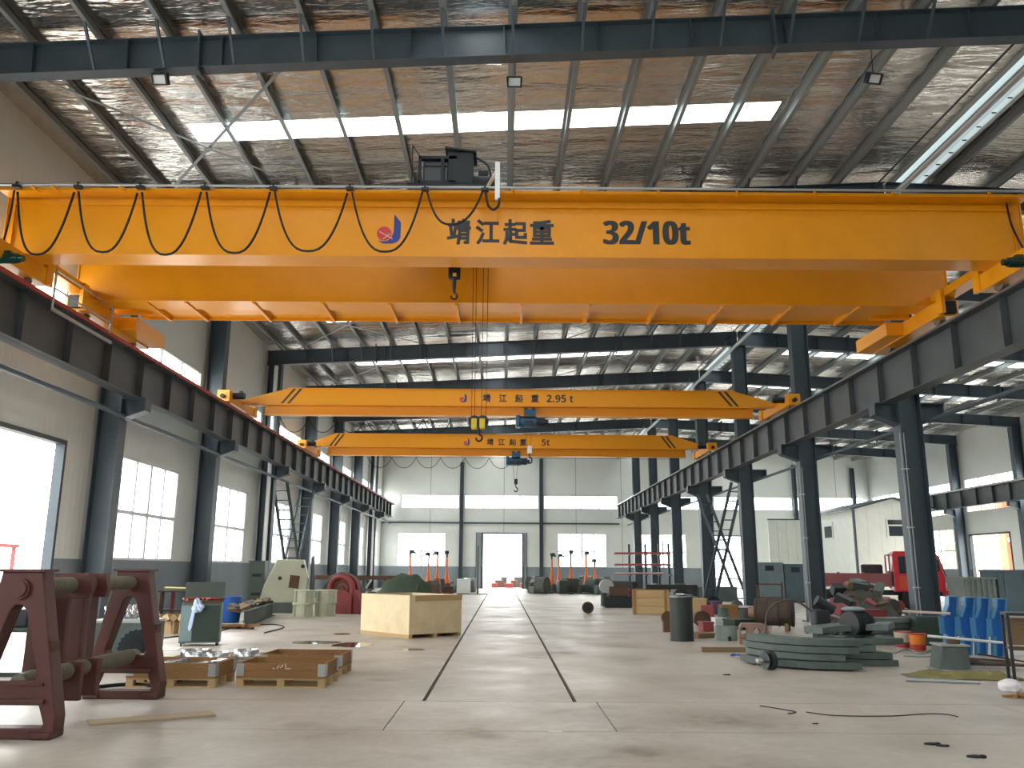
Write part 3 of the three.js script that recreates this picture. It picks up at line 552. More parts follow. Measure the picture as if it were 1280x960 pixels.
smallCrane(39.7, 7.8, 7.2, 6.79, -9.1, 9.4, -8.0, 8.05, 'farther orange single-girder crane marked 5t', '5t', [580, 609, 623, 637, 650, 677], 0.3, 557);
function hoist(px, py, d, label, drop, hk) {
  const p = onZ(px, py, d), T = thing('electric_hoist', label, 'hoist', V(p.x, p.y, -d));
  const blue = paint(0x1f4d6b, 0.4);
  obj('drum_body', [cy(0.19, 0.19, 0.55, -0.05, 0, 0, 0, 0, R(90), 20)], blue, T);
  obj('motor', [cy(0.15, 0.15, 0.3, 0.38, 0, 0, 0, 0, R(90), 18), cy(0.09, 0.09, 0.14, 0.58, 0, 0, 0, 0, R(90), 14), ...[...Array(5)].map((_, i) => cy(0.165, 0.165, 0.012, 0.27 + i * 0.055, 0, 0, 0, 0, R(90), 18))], M.navy, T);
  obj('gear_cover', [rb(0.16, 0.42, 0.42, 0.05, -0.4, 0.02, 0)], blue, T);
  obj('control_box', [rb(0.3, 0.2, 0.14, 0.02, -0.05, -0.08, 0.26)], M.navy, T);
  obj('carriage', [b2(-0.2, 0.2, 0.2, 0.42, -0.22, -0.19), b2(-0.2, 0.2, 0.2, 0.42, 0.19, 0.22), b2(-0.06, 0.06, 0.15, 0.24, -0.2, 0.2)], blue, T);
  for (const x of [-0.13, 0.13]) for (const z of [-0.17, 0.17]) obj('wheel', [cy(0.07, 0.07, 0.05, x, 0.41, z, R(90), 0, 0, 12)], M.dark, T);
  for (const x of [-0.14, 0.06]) obj('rope', [bar(V(x, -0.15, 0), V(x * 0.5, -drop, 0), 0.014, 0.014, 5)], M.dark, T);
  obj('hook_block', [rb(0.16, 0.26, 0.12, 0.03, 0, -drop, 0)], hk, T);
  obj('hook', [tube([V(0, -drop - 0.1, 0), V(0, -drop - 0.25, 0), V(0.07, -drop - 0.32, 0), V(0.06, -drop - 0.44, 0), V(-0.03, -drop - 0.47, 0), V(-0.08, -drop - 0.4, 0)], 0.028, 6, 24)], M.black, T);
}
hoist(662, 528, 28.7, 'blue electric hoist under the crane marked 2.95t', 0.95, M.white);
hoist(645, 577, 39.7, 'blue electric hoist under the crane marked 5t', 0.95, M.dark);

// ---- floodlights hung from the roof beams
{
  const mk = (p, label, drop, turn = 0) => {
    const o = thing('floodlight', label, 'light fitting', p, turn, 'hanging floodlights');
    obj('housing', [b2(-0.14, 0.14, -0.1, -0.075, -0.06, 0.06), b2(-0.14, 0.14, 0.075, 0.1, -0.06, 0.06), b2(-0.14, -0.11, -0.075, 0.075, -0.06, 0.06), b2(0.11, 0.14, -0.075, 0.075, -0.06, 0.06), b2(-0.14, 0.14, -0.1, 0.1, -0.08, -0.06)].map((g) => g.rotateX(R(38))), M.dark, o);
    obj('lens', [b2(-0.11, 0.11, -0.075, 0.075, 0.02, 0.03).rotateX(R(38))], M.white, o);
    obj('drop_rod', [bar(V(0, 0.08, 0), V(0, drop, 0), 0.018, 0.018, 6), b2(-0.15, -0.13, -0.02, 0.1, -0.01, 0.01), b2(0.13, 0.15, -0.02, 0.1, -0.01, 0.01), b2(-0.15, 0.15, 0.08, 0.1, -0.01, 0.01)], M.dark, o);
  };
  const q0 = onZ(200, 99, 13.45), q1 = onZ(643, 102, 14.2), q2 = onZ(1092, 98, 14.2);
  mk(q0, 'small square floodlight hung below the roof beam near the crossed braces', under(q0.x) - q0.y, 0);
  mk(q1, 'small square floodlight on a rod over the middle of the aisle', under(q1.x) + 0.62 - q1.y, 0);
  mk(q2, 'small square floodlight on a rod beside the ridge', under(q2.x) + 0.7 - q2.y, R(10));
}
// ================= things on the floor, windowed side =================
const at = (px, py, y = 0) => { const p = onY(px, py, y); return { p, s: (-p.z * Math.cos(camera.rotation.x) + (y - EYE) * Math.sin(camera.rotation.x)) / FOC }; };   // place, metres per pixel there
M.oxide = paint(0x87383a, 0.6, 0.16);
M.frameRed = paint(0x522823, 0.55, 0.18);
M.screw = paint(0x6b6556, 0.55, 0.2);
M.rust = paint(0x5a4233, 0.8, 0.25);
M.scrap = paint(0x464741, 0.75, 0.25);
M.greyGreen = paint(0x55605b, 0.6, 0.14);
M.machineGreen = paint(0x2c3d35, 0.55, 0.12);
M.beige = paint(0xb9bba4, 0.55, 0.06);
M.shine = new THREE.MeshStandardMaterial({ color: 0xc7c9ca, roughness: 0.22, metalness: 0.9 });
const woodTex = (base, dark, seed) => noiseTex(256, (x, y, tn) => { const w = tn(x, y * 0.6, 4, seed), f = Math.sin((y * 22 + 3 * w + tn(x, y, 12, seed + 3)) * 6.28) * 0.5 + 0.5, k = 0.75 + 0.25 * f + 0.12 * tn(x, y, 40, seed); return base.map((b, i) => b * k + dark[i] * (1 - k)); }, [0.6, 1.6]);
M.pine = new THREE.MeshStandardMaterial({ map: woodTex([188, 160, 116], [132, 98, 58], 2), roughness: 0.75 });
M.plank = new THREE.MeshStandardMaterial({ map: woodTex([146, 108, 64], [96, 66, 38], 5), roughness: 0.8 });
M.oldWood = new THREE.MeshStandardMaterial({ map: woodTex([132, 108, 78], [84, 64, 44], 8), roughness: 0.85 });
M.ply = new THREE.MeshStandardMaterial({ map: grain([219, 200, 162], 0.07, 5, [0.5, 0.5]), roughness: 0.7 });
M.tarp = paint(0x3b4a3a, 0.85, 0.2);
M.orange = paint(0xd8671c, 0.5, 0.06);
M.cloth = paint(0xaab8d6, 0.9, 0.1);

// ---- red press frame: two A-shaped end frames, screw shafts and sliding plates between them
{
  const a = at(2, 925), b = at(159, 871), zc = (a.p.z + b.p.z) / 2, xc = (a.p.x + b.p.x) / 2;
  const o = thing('screw_press', 'red-oxide painted steel machine frame with A-shaped ends and screw shafts', 'machine', V(xc, 0, zc));
  const Hh = 1.52, wb = 0.47, wt = 0.2, half = (a.p.z - b.p.z) / 2;
  const outline = [[-wb + 0.06, 0], [-wb, 0.06], [-wb, 0.2], [-wt, Hh - 0.04], [-wt, Hh], [wt, Hh], [wt, Hh - 0.04], [wb, 0.2], [wb, 0.06], [wb - 0.06, 0]];
  const hole1 = [[-0.23, 0.52], [0.23, 0.52], [0.25, 0.56], [0.075, 1.16], [0.03, 1.21], [-0.03, 1.21], [-0.075, 1.16], [-0.25, 0.56]], hole2 = [[-0.34, 0.1], [0.34, 0.1], [0.36, 0.14], [0.3, 0.3], [-0.3, 0.3], [-0.36, 0.14]];
  for (const s of [1, -1]) {
    const z = s * half - s * 0.11;
    const fr = obj('end_frame', [ext(outline, 0.2, 0.012, [hole1, hole2]).translate(0, 0, z)], M.frameRed, o);
    obj('top_plate', [b2(-wt - 0.03, wt + 0.03, Hh, Hh + 0.025, z - 0.13, z + 0.13)], M.frameRed, fr);
    obj('cross_bar', [b2(-0.36, 0.36, 0.32, 0.36, z - 0.14, z + 0.14), b2(-0.33, 0.33, 0.48, 0.5, z - 0.13, z + 0.13)], M.frameRed, fr);
    obj('bearing_boss', [cy(0.1, 0.1, 0.26, 0, 1.36, z, R(90), 0, 0, 24), cy(0.075, 0.075, 0.3, 0, 1.36, z, R(90), 0, 0, 20)], M.frameRed, fr);
    obj('lug', [cy(0.045, 0.045, 0.04, wb * 0.72, 0.82, z + 0.02, 0, 0, R(90), 12), bx(0.05, 0.1, 0.12, wb * 0.7, 0.83, z)], M.rust, fr);
    for (const x of [-0.36, 0.36]) obj('foot', [rb(0.2, 0.07, 0.26, 0.02, x, 0.036, z)], M.frameRed, fr);
  }
  const screw = (y, x, r) => obj('screw_shaft', [cy(r, r, half * 2 - 0.1, x, y, 0, R(90), 0, 0, 18), ...[...Array(46)].map((_, i) => to(r, 0.012, x, y, -half + 0.2 + i * (half * 2 - 0.4) / 45, 0, 0, 0, 14))], M.screw, o);
  screw(1.38, 0.0, 0.07); screw(0.5, 0.06, 0.075);
  const cPlate = (z, m, t = 0.1) => obj('sliding_plate', [ext([[-0.2, 0.2], [0.2, 0.2], [0.2, 0.58], [-0.02, 0.6], [-0.02, 1.24], [0.2, 1.24], [0.22, 1.34], [0.18, 1.5], [-0.24, 1.5]], t, 0.01).translate(0, 0, z)], m, o);
  cPlate(-0.06, M.frameRed); cPlate(0.32, M.frameRed, 0.08); 
  obj('collar', [cy(0.11, 0.11, 0.1, 0, 1.38, 0.05, R(90), 0, 0, 20), cy(0.1, 0.1, 0.06, 0, 1.38, -0.2, R(90), 0, 0, 20)], M.rust, o);
  obj('guide_block', [b2(-0.3, -0.14, 0.25, 1.3, -0.6, -0.42), b2(-0.28, -0.16, 0.25, 1.3, 0.5, 0.62)], M.frameRed, o);
}
// ---- things behind the frame
{
  const q = at(22, 846), o = thing('work_bench', 'dark green machine bench behind the red frame', 'bench', V(q.p.x - 0.3, 0, q.p.z - 0.3));
  obj('bench_top', [b2(-0.6, 0.6, 0.62, 0.68, -0.35, 0.35)], M.machineGreen, o); obj('tool_block', [rb(0.3, 0.26, 0.3, 0.02, 0.1, 0.81, 0), cy(0.05, 0.05, 0.3, 0.3, 0.82, 0.05, 0, 0, R(90))], M.dark, o);
  for (const [x, z] of [[-0.52, -0.28], [0.52, -0.28], [-0.52, 0.28], [0.52, 0.28]]) obj('leg', [b2(x - 0.04, x + 0.04, 0.04, 0.62, z - 0.04, z + 0.04)], M.machineGreen, o);
  obj('stretcher', [b2(-0.6, 0.6, 0, 0.06, -0.34, 0.34)], M.machineGreen, o);
  const c = at(93, 842), bin = thing('parts_bin', 'pale grey-green steel bin heaped with metal parts behind the red frame', 'bin', V(c.p.x - 0.1, 0, c.p.z - 1.9));
  obj('tub', [b2(-0.5, 0.5, 0.05, 0.66, -0.4, 0.4)], M.greyGreen, bin); obj('rim', [b2(-0.52, 0.52, 0.64, 0.68, -0.42, 0.42)], M.galv, bin);
  obj('swarf', [...Array(14)].map((_, i) => to(0.09, 0.025, -0.36 + (i % 7) * 0.12, 0.74 + 0.05 * ((i * 7) % 3), -0.2 + (i % 3) * 0.2, i, i * 2.1, 0, 12)), M.shine, bin).userData.kind = 'stuff';
  for (const x of [-0.42, 0.42]) obj('foot', [b2(x - 0.05, x + 0.05, 0, 0.05, -0.36, 0.36)], M.dark, bin);
  const g = at(172, 833), gw = thing('toothed_wheel', 'dark toothed gear wheel lying against the red frame', 'gear', V(g.p.x, 0.3, g.p.z + 0.1), R(20));
  const teeth = []; for (let i = 0; i < 44; i++) { const t = i / 44 * Math.PI * 2, r = i % 2 ? 0.27 : 0.3; teeth.push([Math.cos(t) * r, Math.sin(t) * r]); }
  obj('toothed_rim', [ext(teeth, 0.1, 0.004)], M.navy, gw); obj('hub', [cy(0.08, 0.08, 0.18, 0, 0, 0, R(90)), cy(0.2, 0.2, 0.11, 0, 0, 0, R(90))], M.dark, gw);
  const h = at(130, 862), hs = tag(obj('rubber_hose', [tube([V(h.p.x - 0.2, 0.03, h.p.z + 0.1), V(h.p.x + 0.2, 0.03, h.p.z - 0.3), V(h.p.x + 0.6, 0.03, h.p.z - 0.2), V(h.p.x + 0.85, 0.08, h.p.z - 0.45)], 0.025, 6)], M.rubber), 'black hose curling beside the foot of the red frame', 'hose');
}
// ---- pallets with folding wooden collars
function palletBox(pos, turn, label, filled, w = 1.2, dp = 0.8) {
  const o = thing('pallet_box', label, 'pallet box', pos, turn, undefined), wood = M.plank, pal = M.pine;
  for (const x of [-w / 2 + 0.05, 0, w / 2 - 0.05]) for (const z of [-dp / 2 + 0.05, 0, dp / 2 - 0.05]) obj('pallet_block', [b2(x - 0.05, x + 0.05, 0.022, 0.1, z - 0.05, z + 0.05)], pal, o);
  for (const z of [-dp / 2 + 0.05, 0, dp / 2 - 0.05]) obj('bottom_board', [b2(-w / 2, w / 2, 0, 0.022, z - 0.05, z + 0.05)], pal, o);
  for (let i = 0; i < 5; i++) { const z = -dp / 2 + 0.06 + i * (dp - 0.12) / 4; obj('deck_board', [b2(-w / 2, w / 2, 0.1, 0.122, z - 0.06, z + 0.06)], pal, o); }
  for (const y of [0.125, 0.222]) for (const s of [-1, 1]) {
    obj('collar_board', [b2(-w / 2, w / 2, y, y + 0.095, s * dp / 2 - 0.011, s * dp / 2 + 0.011)], wood, o);
    obj('collar_board', [b2(s * (w / 2 - 0.012) - 0.011, s * (w / 2 - 0.012) + 0.011, y, y + 0.095, -dp / 2 + 0.012, dp / 2 - 0.012)], wood, o);
  }
  for (const sx of [-1, 1]) for (const sz of [-1, 1]) obj('corner_bracket', [b2(sx * w / 2 - sx * 0.1, sx * w / 2, 0.15, 0.31, sz * (dp / 2 + 0.012), sz * (dp / 2 + 0.017)), b2(sx * w / 2, sx * (w / 2 + 0.005), 0.15, 0.31, sz * dp / 2, sz * (dp / 2 - 0.1))], M.galv, o);
  if (filled) obj('packing', [...Array(16)].map((_, i) => cy(0.07, 0.07, 0.12 + 0.05 * (i % 3), -w / 2 + 0.15 + (i % 6) * 0.18, 0.2, -dp / 2 + 0.15 + Math.floor(i / 6) * 0.22, filled === 2 ? 0 : 1.5, i, 0, 10)), filled === 2 ? M.shine : M.oxide, o).userData.kind = 'stuff';
  return o;
}
{
  const B = at(351, 860), boxB = palletBox(V(B.p.x, 0, B.p.z - 0.4), R(-1.5), 'empty wooden collar box with scribbled chalk marks on its weathered front', 0);
  const A = at(213, 860); palletBox(V(A.p.x, 0, A.p.z - 0.4), R(-1), 'wooden collar box of metal parts beside the foot of the red frame', 2);
  const C = at(376, 846); palletBox(V(C.p.x, 0, C.p.z - 0.4), R(-2), 'reddish wooden collar box standing behind the chalk-marked one', 1);
  obj('chalk_mark', [...Array(7)].map((_, i) => bx(0.03 + 0.02 * (i % 2), 0.012, 0.002, -0.1 + (i % 4) * 0.06 + (i > 3 ? 0.1 : 0), 0.25 + 0.02 * (i % 3), 0.4125, 0, 0, i)), M.logoWhite, boxB);
  // flat pallet of turned rings
  const r = at(268, 830), pl = thing('flat_pallet', 'low dark pallet carrying shiny turned rings', 'pallet', V(r.p.x + 0.1, 0, r.p.z - 0.3));
  for (let i = 0; i < 6; i++) obj('deck_board', [b2(-0.75, 0.75, 0.1, 0.125, -0.42 + i * 0.16, -0.3 + i * 0.16)], M.oldWood, pl);
  for (const x of [-0.65, 0, 0.65]) obj('bearer', [b2(x - 0.06, x + 0.06, 0, 0.1, -0.42, 0.5)], M.oldWood, pl);
  const ring = (px, py, R0, h, label) => { const q = onY(px, py, 0.125); return tag(obj('steel_ring', [lathe([[R0 * 0.72, 0], [R0, 0], [R0, h * 0.4], [R0 * 0.94, h * 0.45], [R0 * 0.94, h], [R0 * 0.72, h], [R0 * 0.72, 0]], 40).translate(q.x, 0.126, q.z)], M.shine), label, 'steel ring', 'turned rings on the low pallet'); };
  ring(245, 824, 0.26, 0.15, 'widest shiny turned steel ring on the low dark pallet'); ring(272, 825, 0.2, 0.12, 'middle-sized shiny turned steel ring between two others'); ring(308, 823, 0.22, 0.14, 'shiny turned steel ring at the free end of the low pallet');
  const sh = at(200, 812); tag(obj('metal_sheet', [bx(0.9, 0.006, 0.6, sh.p.x - 0.1, 0.006, sh.p.z, 0, R(10))], M.white), 'bright sheet of metal lying on the floor by the tool cabinet', 'metal sheet');
}
// ---- tool cabinet with raised lid
{
  const q = at(242, 808), o = thing('tool_cabinet', 'grey-green steel tool cabinet with its lid propped up', 'cabinet', V(q.p.x, 0, q.p.z - 0.35), R(14));
  const g2 = paint(0x4c625d, 0.5, 0.1);
  obj('body', [b2(-0.39, 0.39, 0.06, 0.84, -0.28, 0.28)], g2, o);
  obj('door', [b2(-0.13, 0.37, 0.1, 0.8, 0.282, 0.3)], M.machineGreen, o);
  obj('drawer_front', [b2(-0.385, -0.15, 0.1, 0.8, 0.282, 0.3)], paint(0x74898a, 0.5, 0.06), o);
  obj('lid', [bx(0.8, 0.4, 0.03, 0, 1.06, -0.3, R(-6))], paint(0x3e4640, 0.6, 0.2), o);
  obj('tray', [b2(-0.36, 0.36, 0.84, 0.9, -0.26, 0.24)], M.rust, o);
  for (const x of [-0.34, 0.34]) for (const z of [-0.24, 0.24]) obj('caster', [cy(0.035, 0.035, 0.03, x, 0.035, z, 0, 0, R(90), 12)], M.rubber, o);
  for (let i = 0; i < 9; i++) tag(obj('hand_tool', [cy(0.02, 0.02, 0.3 + 0.05 * (i % 3), q.p.x - 0.28 + i * 0.07, 0.92 + 0.015 * (i % 2), q.p.z - 0.36 + 0.04 * (i % 3), 0, i * 0.5, R(90), 8)], i % 3 ? paint(0x8a3a2a, 0.6) : M.shine), ['red-handled tool lying in the tray of the open cabinet', 'bare steel tool lying in the tray of the open cabinet'][i % 3 ? 0 : 1], 'tool', i % 3 ? 'red-handled tools in the tray' : 'bare steel tools in the tray');
  const rag = []; const rr = rng(3);
  const lump = (r, dx, dy, sd) => { const cg = new THREE.SphereGeometry(r, 20, 14), cp = cg.attributes.position; for (let i = 0; i < cp.count; i++) { const v = V(cp.getX(i), cp.getY(i), cp.getZ(i)), n = 1 + 0.5 * perlin.noise(v.x * 22 + sd, v.y * 22, v.z * 22); cp.setXYZ(i, v.x * n + dx, v.y * n * 1.1 + dy, v.z * n * 0.5); } cg.computeVertexNormals(); return flat(cg); };
  const P = onZ(246, 760, -q.p.z - 0.02 + 0.35 - 0.3); 
  const tail = ext([[0, 0], [0.07, 0.02], [0.02, -0.4], [-0.03, -0.5], [-0.07, -0.42]], 0.03, 0.01);
  tag(obj('rag', [lump(0.08, 0, 0, 1).translate(P.x + 0.02, 0.84, q.p.z + 0.02), lump(0.07, 0.07, -0.05, 4).translate(P.x + 0.02, 0.82, q.p.z + 0.03), lump(0.07, -0.02, -0.09, 7).translate(P.x + 0.02, 0.82, q.p.z + 0.02), tail.translate(P.x - 0.06, 0.78, q.p.z + 0.02)], M.cloth), 'pale blue rag hanging from the front of the tool cabinet', 'rag');
}
// ---- blue barrel, firewood, trestle
{
  const q = at(283, 779), o = thing('plastic_barrel', 'bright blue plastic barrel beside the tool cabinet', 'barrel', V(q.p.x, 0, q.p.z - 0.3));
  const hB = 0.9, bl = paint(0x1757a8, 0.4);
  o.scale.set(0.98, 0.82, 0.98);
  obj('shell', [lathe([[0, 0], [0.24, 0], [0.27, 0.03], [0.29, 0.28], [0.3, 0.3], [0.29, 0.32], [0.3, 0.58], [0.31, 0.6], [0.3, 0.62], [0.29, 0.85], [0.3, 0.86], [0.3, hB], [0.275, hB], [0.26, 0.2], [0, 0.2]], 28)], bl, o);
  const wp = at(285, 786); for (let i = 0; i < 10; i++) tag(obj('wood_offcut', [bx(0.32 + 0.06 * (i % 3), 0.06, 0.09, wp.p.x - 0.5 + i * 0.13, 0.032 + (i % 2 ? 0.065 : 0), wp.p.z + 0.05 * (i % 3), 0, i * 0.7, 0)], i % 2 ? M.plank : M.rust), 'short wooden offcut scattered at the foot of the blue barrel', 'offcut', 'offcuts by the blue barrel');
  const w2 = at(200, 795); for (let i = 0; i < 8; i++) tag(obj('wood_block', [bx(0.14, 0.3, 0.14, w2.p.x - 0.3 + (i % 4) * 0.19, i > 3 ? 0.38 : 0.15, w2.p.z - 0.7 + (i > 3 ? 0.03 : 0), i > 3 ? 1.57 : 0, i * 0.4)], i % 2 ? M.pine : M.oldWood), 'sawn wooden block stacked between red frame and tool cabinet', 'wood block', 'sawn blocks by the cabinet');
  const t = at(200, 788), tr = thing('trestle_rack', 'old trestle rack with a yellow bar laid on top, behind the tool cabinet', 'rack', V(t.p.x - 0.1, 0, t.p.z - 1.6));
  obj('rack_bar', [bar(V(-0.5, 1.0, 0), V(0.75, 0.98, 0), 0.07, 0.07, 10)], paint(0xc9b978, 0.6), tr);
  for (const x of [-0.55, -0.25, 0.6]) obj('leg', [b2(x - 0.04, x + 0.04, 0, 0.95, -0.05, 0.05)], x < -0.3 ? M.rust : M.oxide, tr);
  obj('shelf', [b2(-0.6, 0.65, 0.4, 0.44, -0.25, 0.25), b2(-0.6, 0.65, 0.9, 0.94, -0.2, 0.2)], M.scrap, tr);
  const hq = [[330, 792], [355, 784], [338, 781], [300, 784], [270, 790], [215, 797], [190, 800]].map(([x, y]) => { const p = onY(x, y); p.y = 0.015; return p; });
  tag(obj('power_cable', [tube(hq, 0.014, 6, 60)], M.rubber), 'thin black cable looping over the floor beyond the pallets', 'cable');
}
// ---- long steel beams on the floor, loaded with scrap
{
  const a = onY(304, 784), b = onY(340, 769.5), dir = b.clone().sub(a), L = dir.length() - 0.1, turn = Math.atan2(-dir.z, dir.x);
  for (const [i, off] of [[0, 0], [1, 0.45]]) {
    const Lk = i ? L * 0.62 : L;
    const o = thing('steel_girder', ['dark green steel girder lying on the floor beyond the blue barrel', 'dark steel girder lying parallel, closer to the windowed wall'][i], 'girder', V((a.x + b.x) / 2 - off * 0.8 + off * dir.x * 0.35, 0, (a.z + b.z) / 2 - off * 0.6 + off * dir.z * 0.35), turn);
    obj('web', [b2(-Lk / 2, Lk / 2, 0.02, 0.4, -0.01, 0.01)], M.machineGreen, o); obj('bottom_flange', [b2(-Lk / 2, Lk / 2, 0, 0.02, -0.1, 0.1)], M.machineGreen, o); obj('top_flange', [b2(-Lk / 2, Lk / 2, 0.4, 0.42, -0.1, 0.1)], M.machineGreen, o);
  }
  const rr = rng(12);
  for (let i = 0; i < 24; i++) { const f = i / 23, c = a.clone().lerp(b, f); tag(obj('scrap_plate', [bx(0.25 + rr() * 0.3, 0.05 + rr() * 0.06, 0.15 + rr() * 0.12, c.x - 0.15 - rr() * 0.25, 0.46 + 0.06 * (i % 2), c.z - 0.15 - rr() * 0.15, rr() * 0.2, rr() * 3, rr() * 0.2)], [M.rust, M.scrap, M.oldWood][i % 3]), 'small scrap piece heaped on the girders beyond the blue barrel', 'scrap', 'scrap pieces on the girders'); }
}
// ---- beige headstock, drums, red gear housing
{
  const q = at(368, 768), k = q.s, o = thing('headstock', 'beige machine headstock with slanted face and dark square opening', 'machine', V(onY(366, 764).x, 0, q.p.z - 1.1), R(8));
  obj('housing', [ext([[-0.9, 0.35], [0.72, 0.35], [0.72, 1.2], [0.55, 1.85], [-0.35, 1.85], [-0.75, 1.0]], 0.9, 0.03)], M.beige, o);
  obj('side_cabinet', [b2(-1.3, -0.78, 0.0, 1.75, -0.5, 0.35), b2(-1.34, -0.76, 1.75, 1.8, -0.52, 0.37)], M.greyGreen, o);
  obj('plinth', [b2(-0.95, 0.78, 0, 0.36, -0.5, 0.5)], M.greyGreen, o);
  obj('opening', [bx(0.34, 0.44, 0.03, 0.28, 1.08, 0.452, 0, 0, R(-6))], M.rust, o);
  obj('port', [cy(0.07, 0.07, 0.02, -0.22, 1.2, 0.456, R(90)), cy(0.07, 0.07, 0.02, 0.55, 1.62, 0.456, R(90))], M.dark, o);
  for (const y of [0.6, 1.25]) obj('louvre', [b2(-1.2, -0.88, y, y + 0.1, 0.352, 0.362)], M.dark, o);
  obj('side_plate', [ext([[-0.1, 0.3], [0.35, 0.3], [0.35, 1.1], [0.1, 2.0], [-0.1, 1.9]], 0.05).rotateY(R(80)).translate(0.85, 0, 0)], M.scrap, o);
  const drum = (px, py, lvl, label) => {
    const p = at(px, py), r = 14 * p.s, d = thing('rope_drum', label, 'drum', V(p.p.x, lvl * 0.55 * 0.78, p.p.z - r), 0, 'flanged drums in two stacks');
    d.scale.y = 0.78;
    obj('barrel', [cy(r * 0.82, r * 0.82, 0.5, 0, 0.27, 0, 0, 0, 0, 32)], M.beige, d);
    obj('flange', [cy(r, r, 0.04, 0, 0.02, 0, 0, 0, 0, 36)], M.beige, d); obj('flange', [cy(r, r, 0.04, 0, 0.53, 0, 0, 0, 0, 36)], M.beige, d);
    for (let i = 0; i < 6; i++) obj('rib', [bx(0.03, 0.46, r * 0.2, Math.sin(i * 1.05 + 0.3) * r * 0.9, 0.27, Math.cos(i * 1.05 + 0.3) * r * 0.9, 0, i * 1.05 + 0.3)], M.beige, d);
  };
  drum(375, 772, 0, 'lower beige flanged drum in the stack before the headstock'); drum(376, 772, 1, 'upper beige flanged drum in the stack before the headstock');
  drum(403, 771, 0, 'lower beige flanged drum in the stack beside the red housing'); drum(404, 771, 1, 'upper beige flanged drum in the stack beside the red housing');
  const g = at(430, 768), h = thing('gear_housing', 'red gearbox housing with a big round bore', 'machine', V(g.p.x - 0.12, 0, g.p.z - 0.6), R(-12)); h.scale.setScalar(0.86);
  obj('base_box', [ext([[-0.55, 0], [0.5, 0], [0.5, 0.75], [0.2, 0.95], [-0.55, 0.95]], 0.9, 0.02)], M.oxide, h);
  obj('side_wing', [ext([[0.5, 0], [0.85, 0], [0.85, 0.5], [0.55, 0.95], [0.5, 0.9]], 0.7, 0.02)], M.oxide, h);
  obj('round_case', [flat(new THREE.TorusGeometry(0.5, 0.12, 10, 32)).translate(-0.05, 0.98, 0.3), cy(0.42, 0.42, 0.5, -0.05, 0.98, 0, R(90), 0, 0, 32), cy(0.6, 0.6, 0.3, -0.05, 0.98, -0.2, R(90), 0, 0, 32)], M.oxide, h);
  obj('hub', [cy(0.16, 0.16, 0.66, -0.05, 0.98, 0.02, R(90), 0, 0, 20), to(0.3, 0.035, -0.05, 0.98, 0.27)], M.rust, h);
  obj('wheel_guard', [mv(flat(new THREE.TorusGeometry(0.85, 0.07, 8, 28, Math.PI)), -0.3, 0.75, -0.5)], M.greyGreen, h);
}
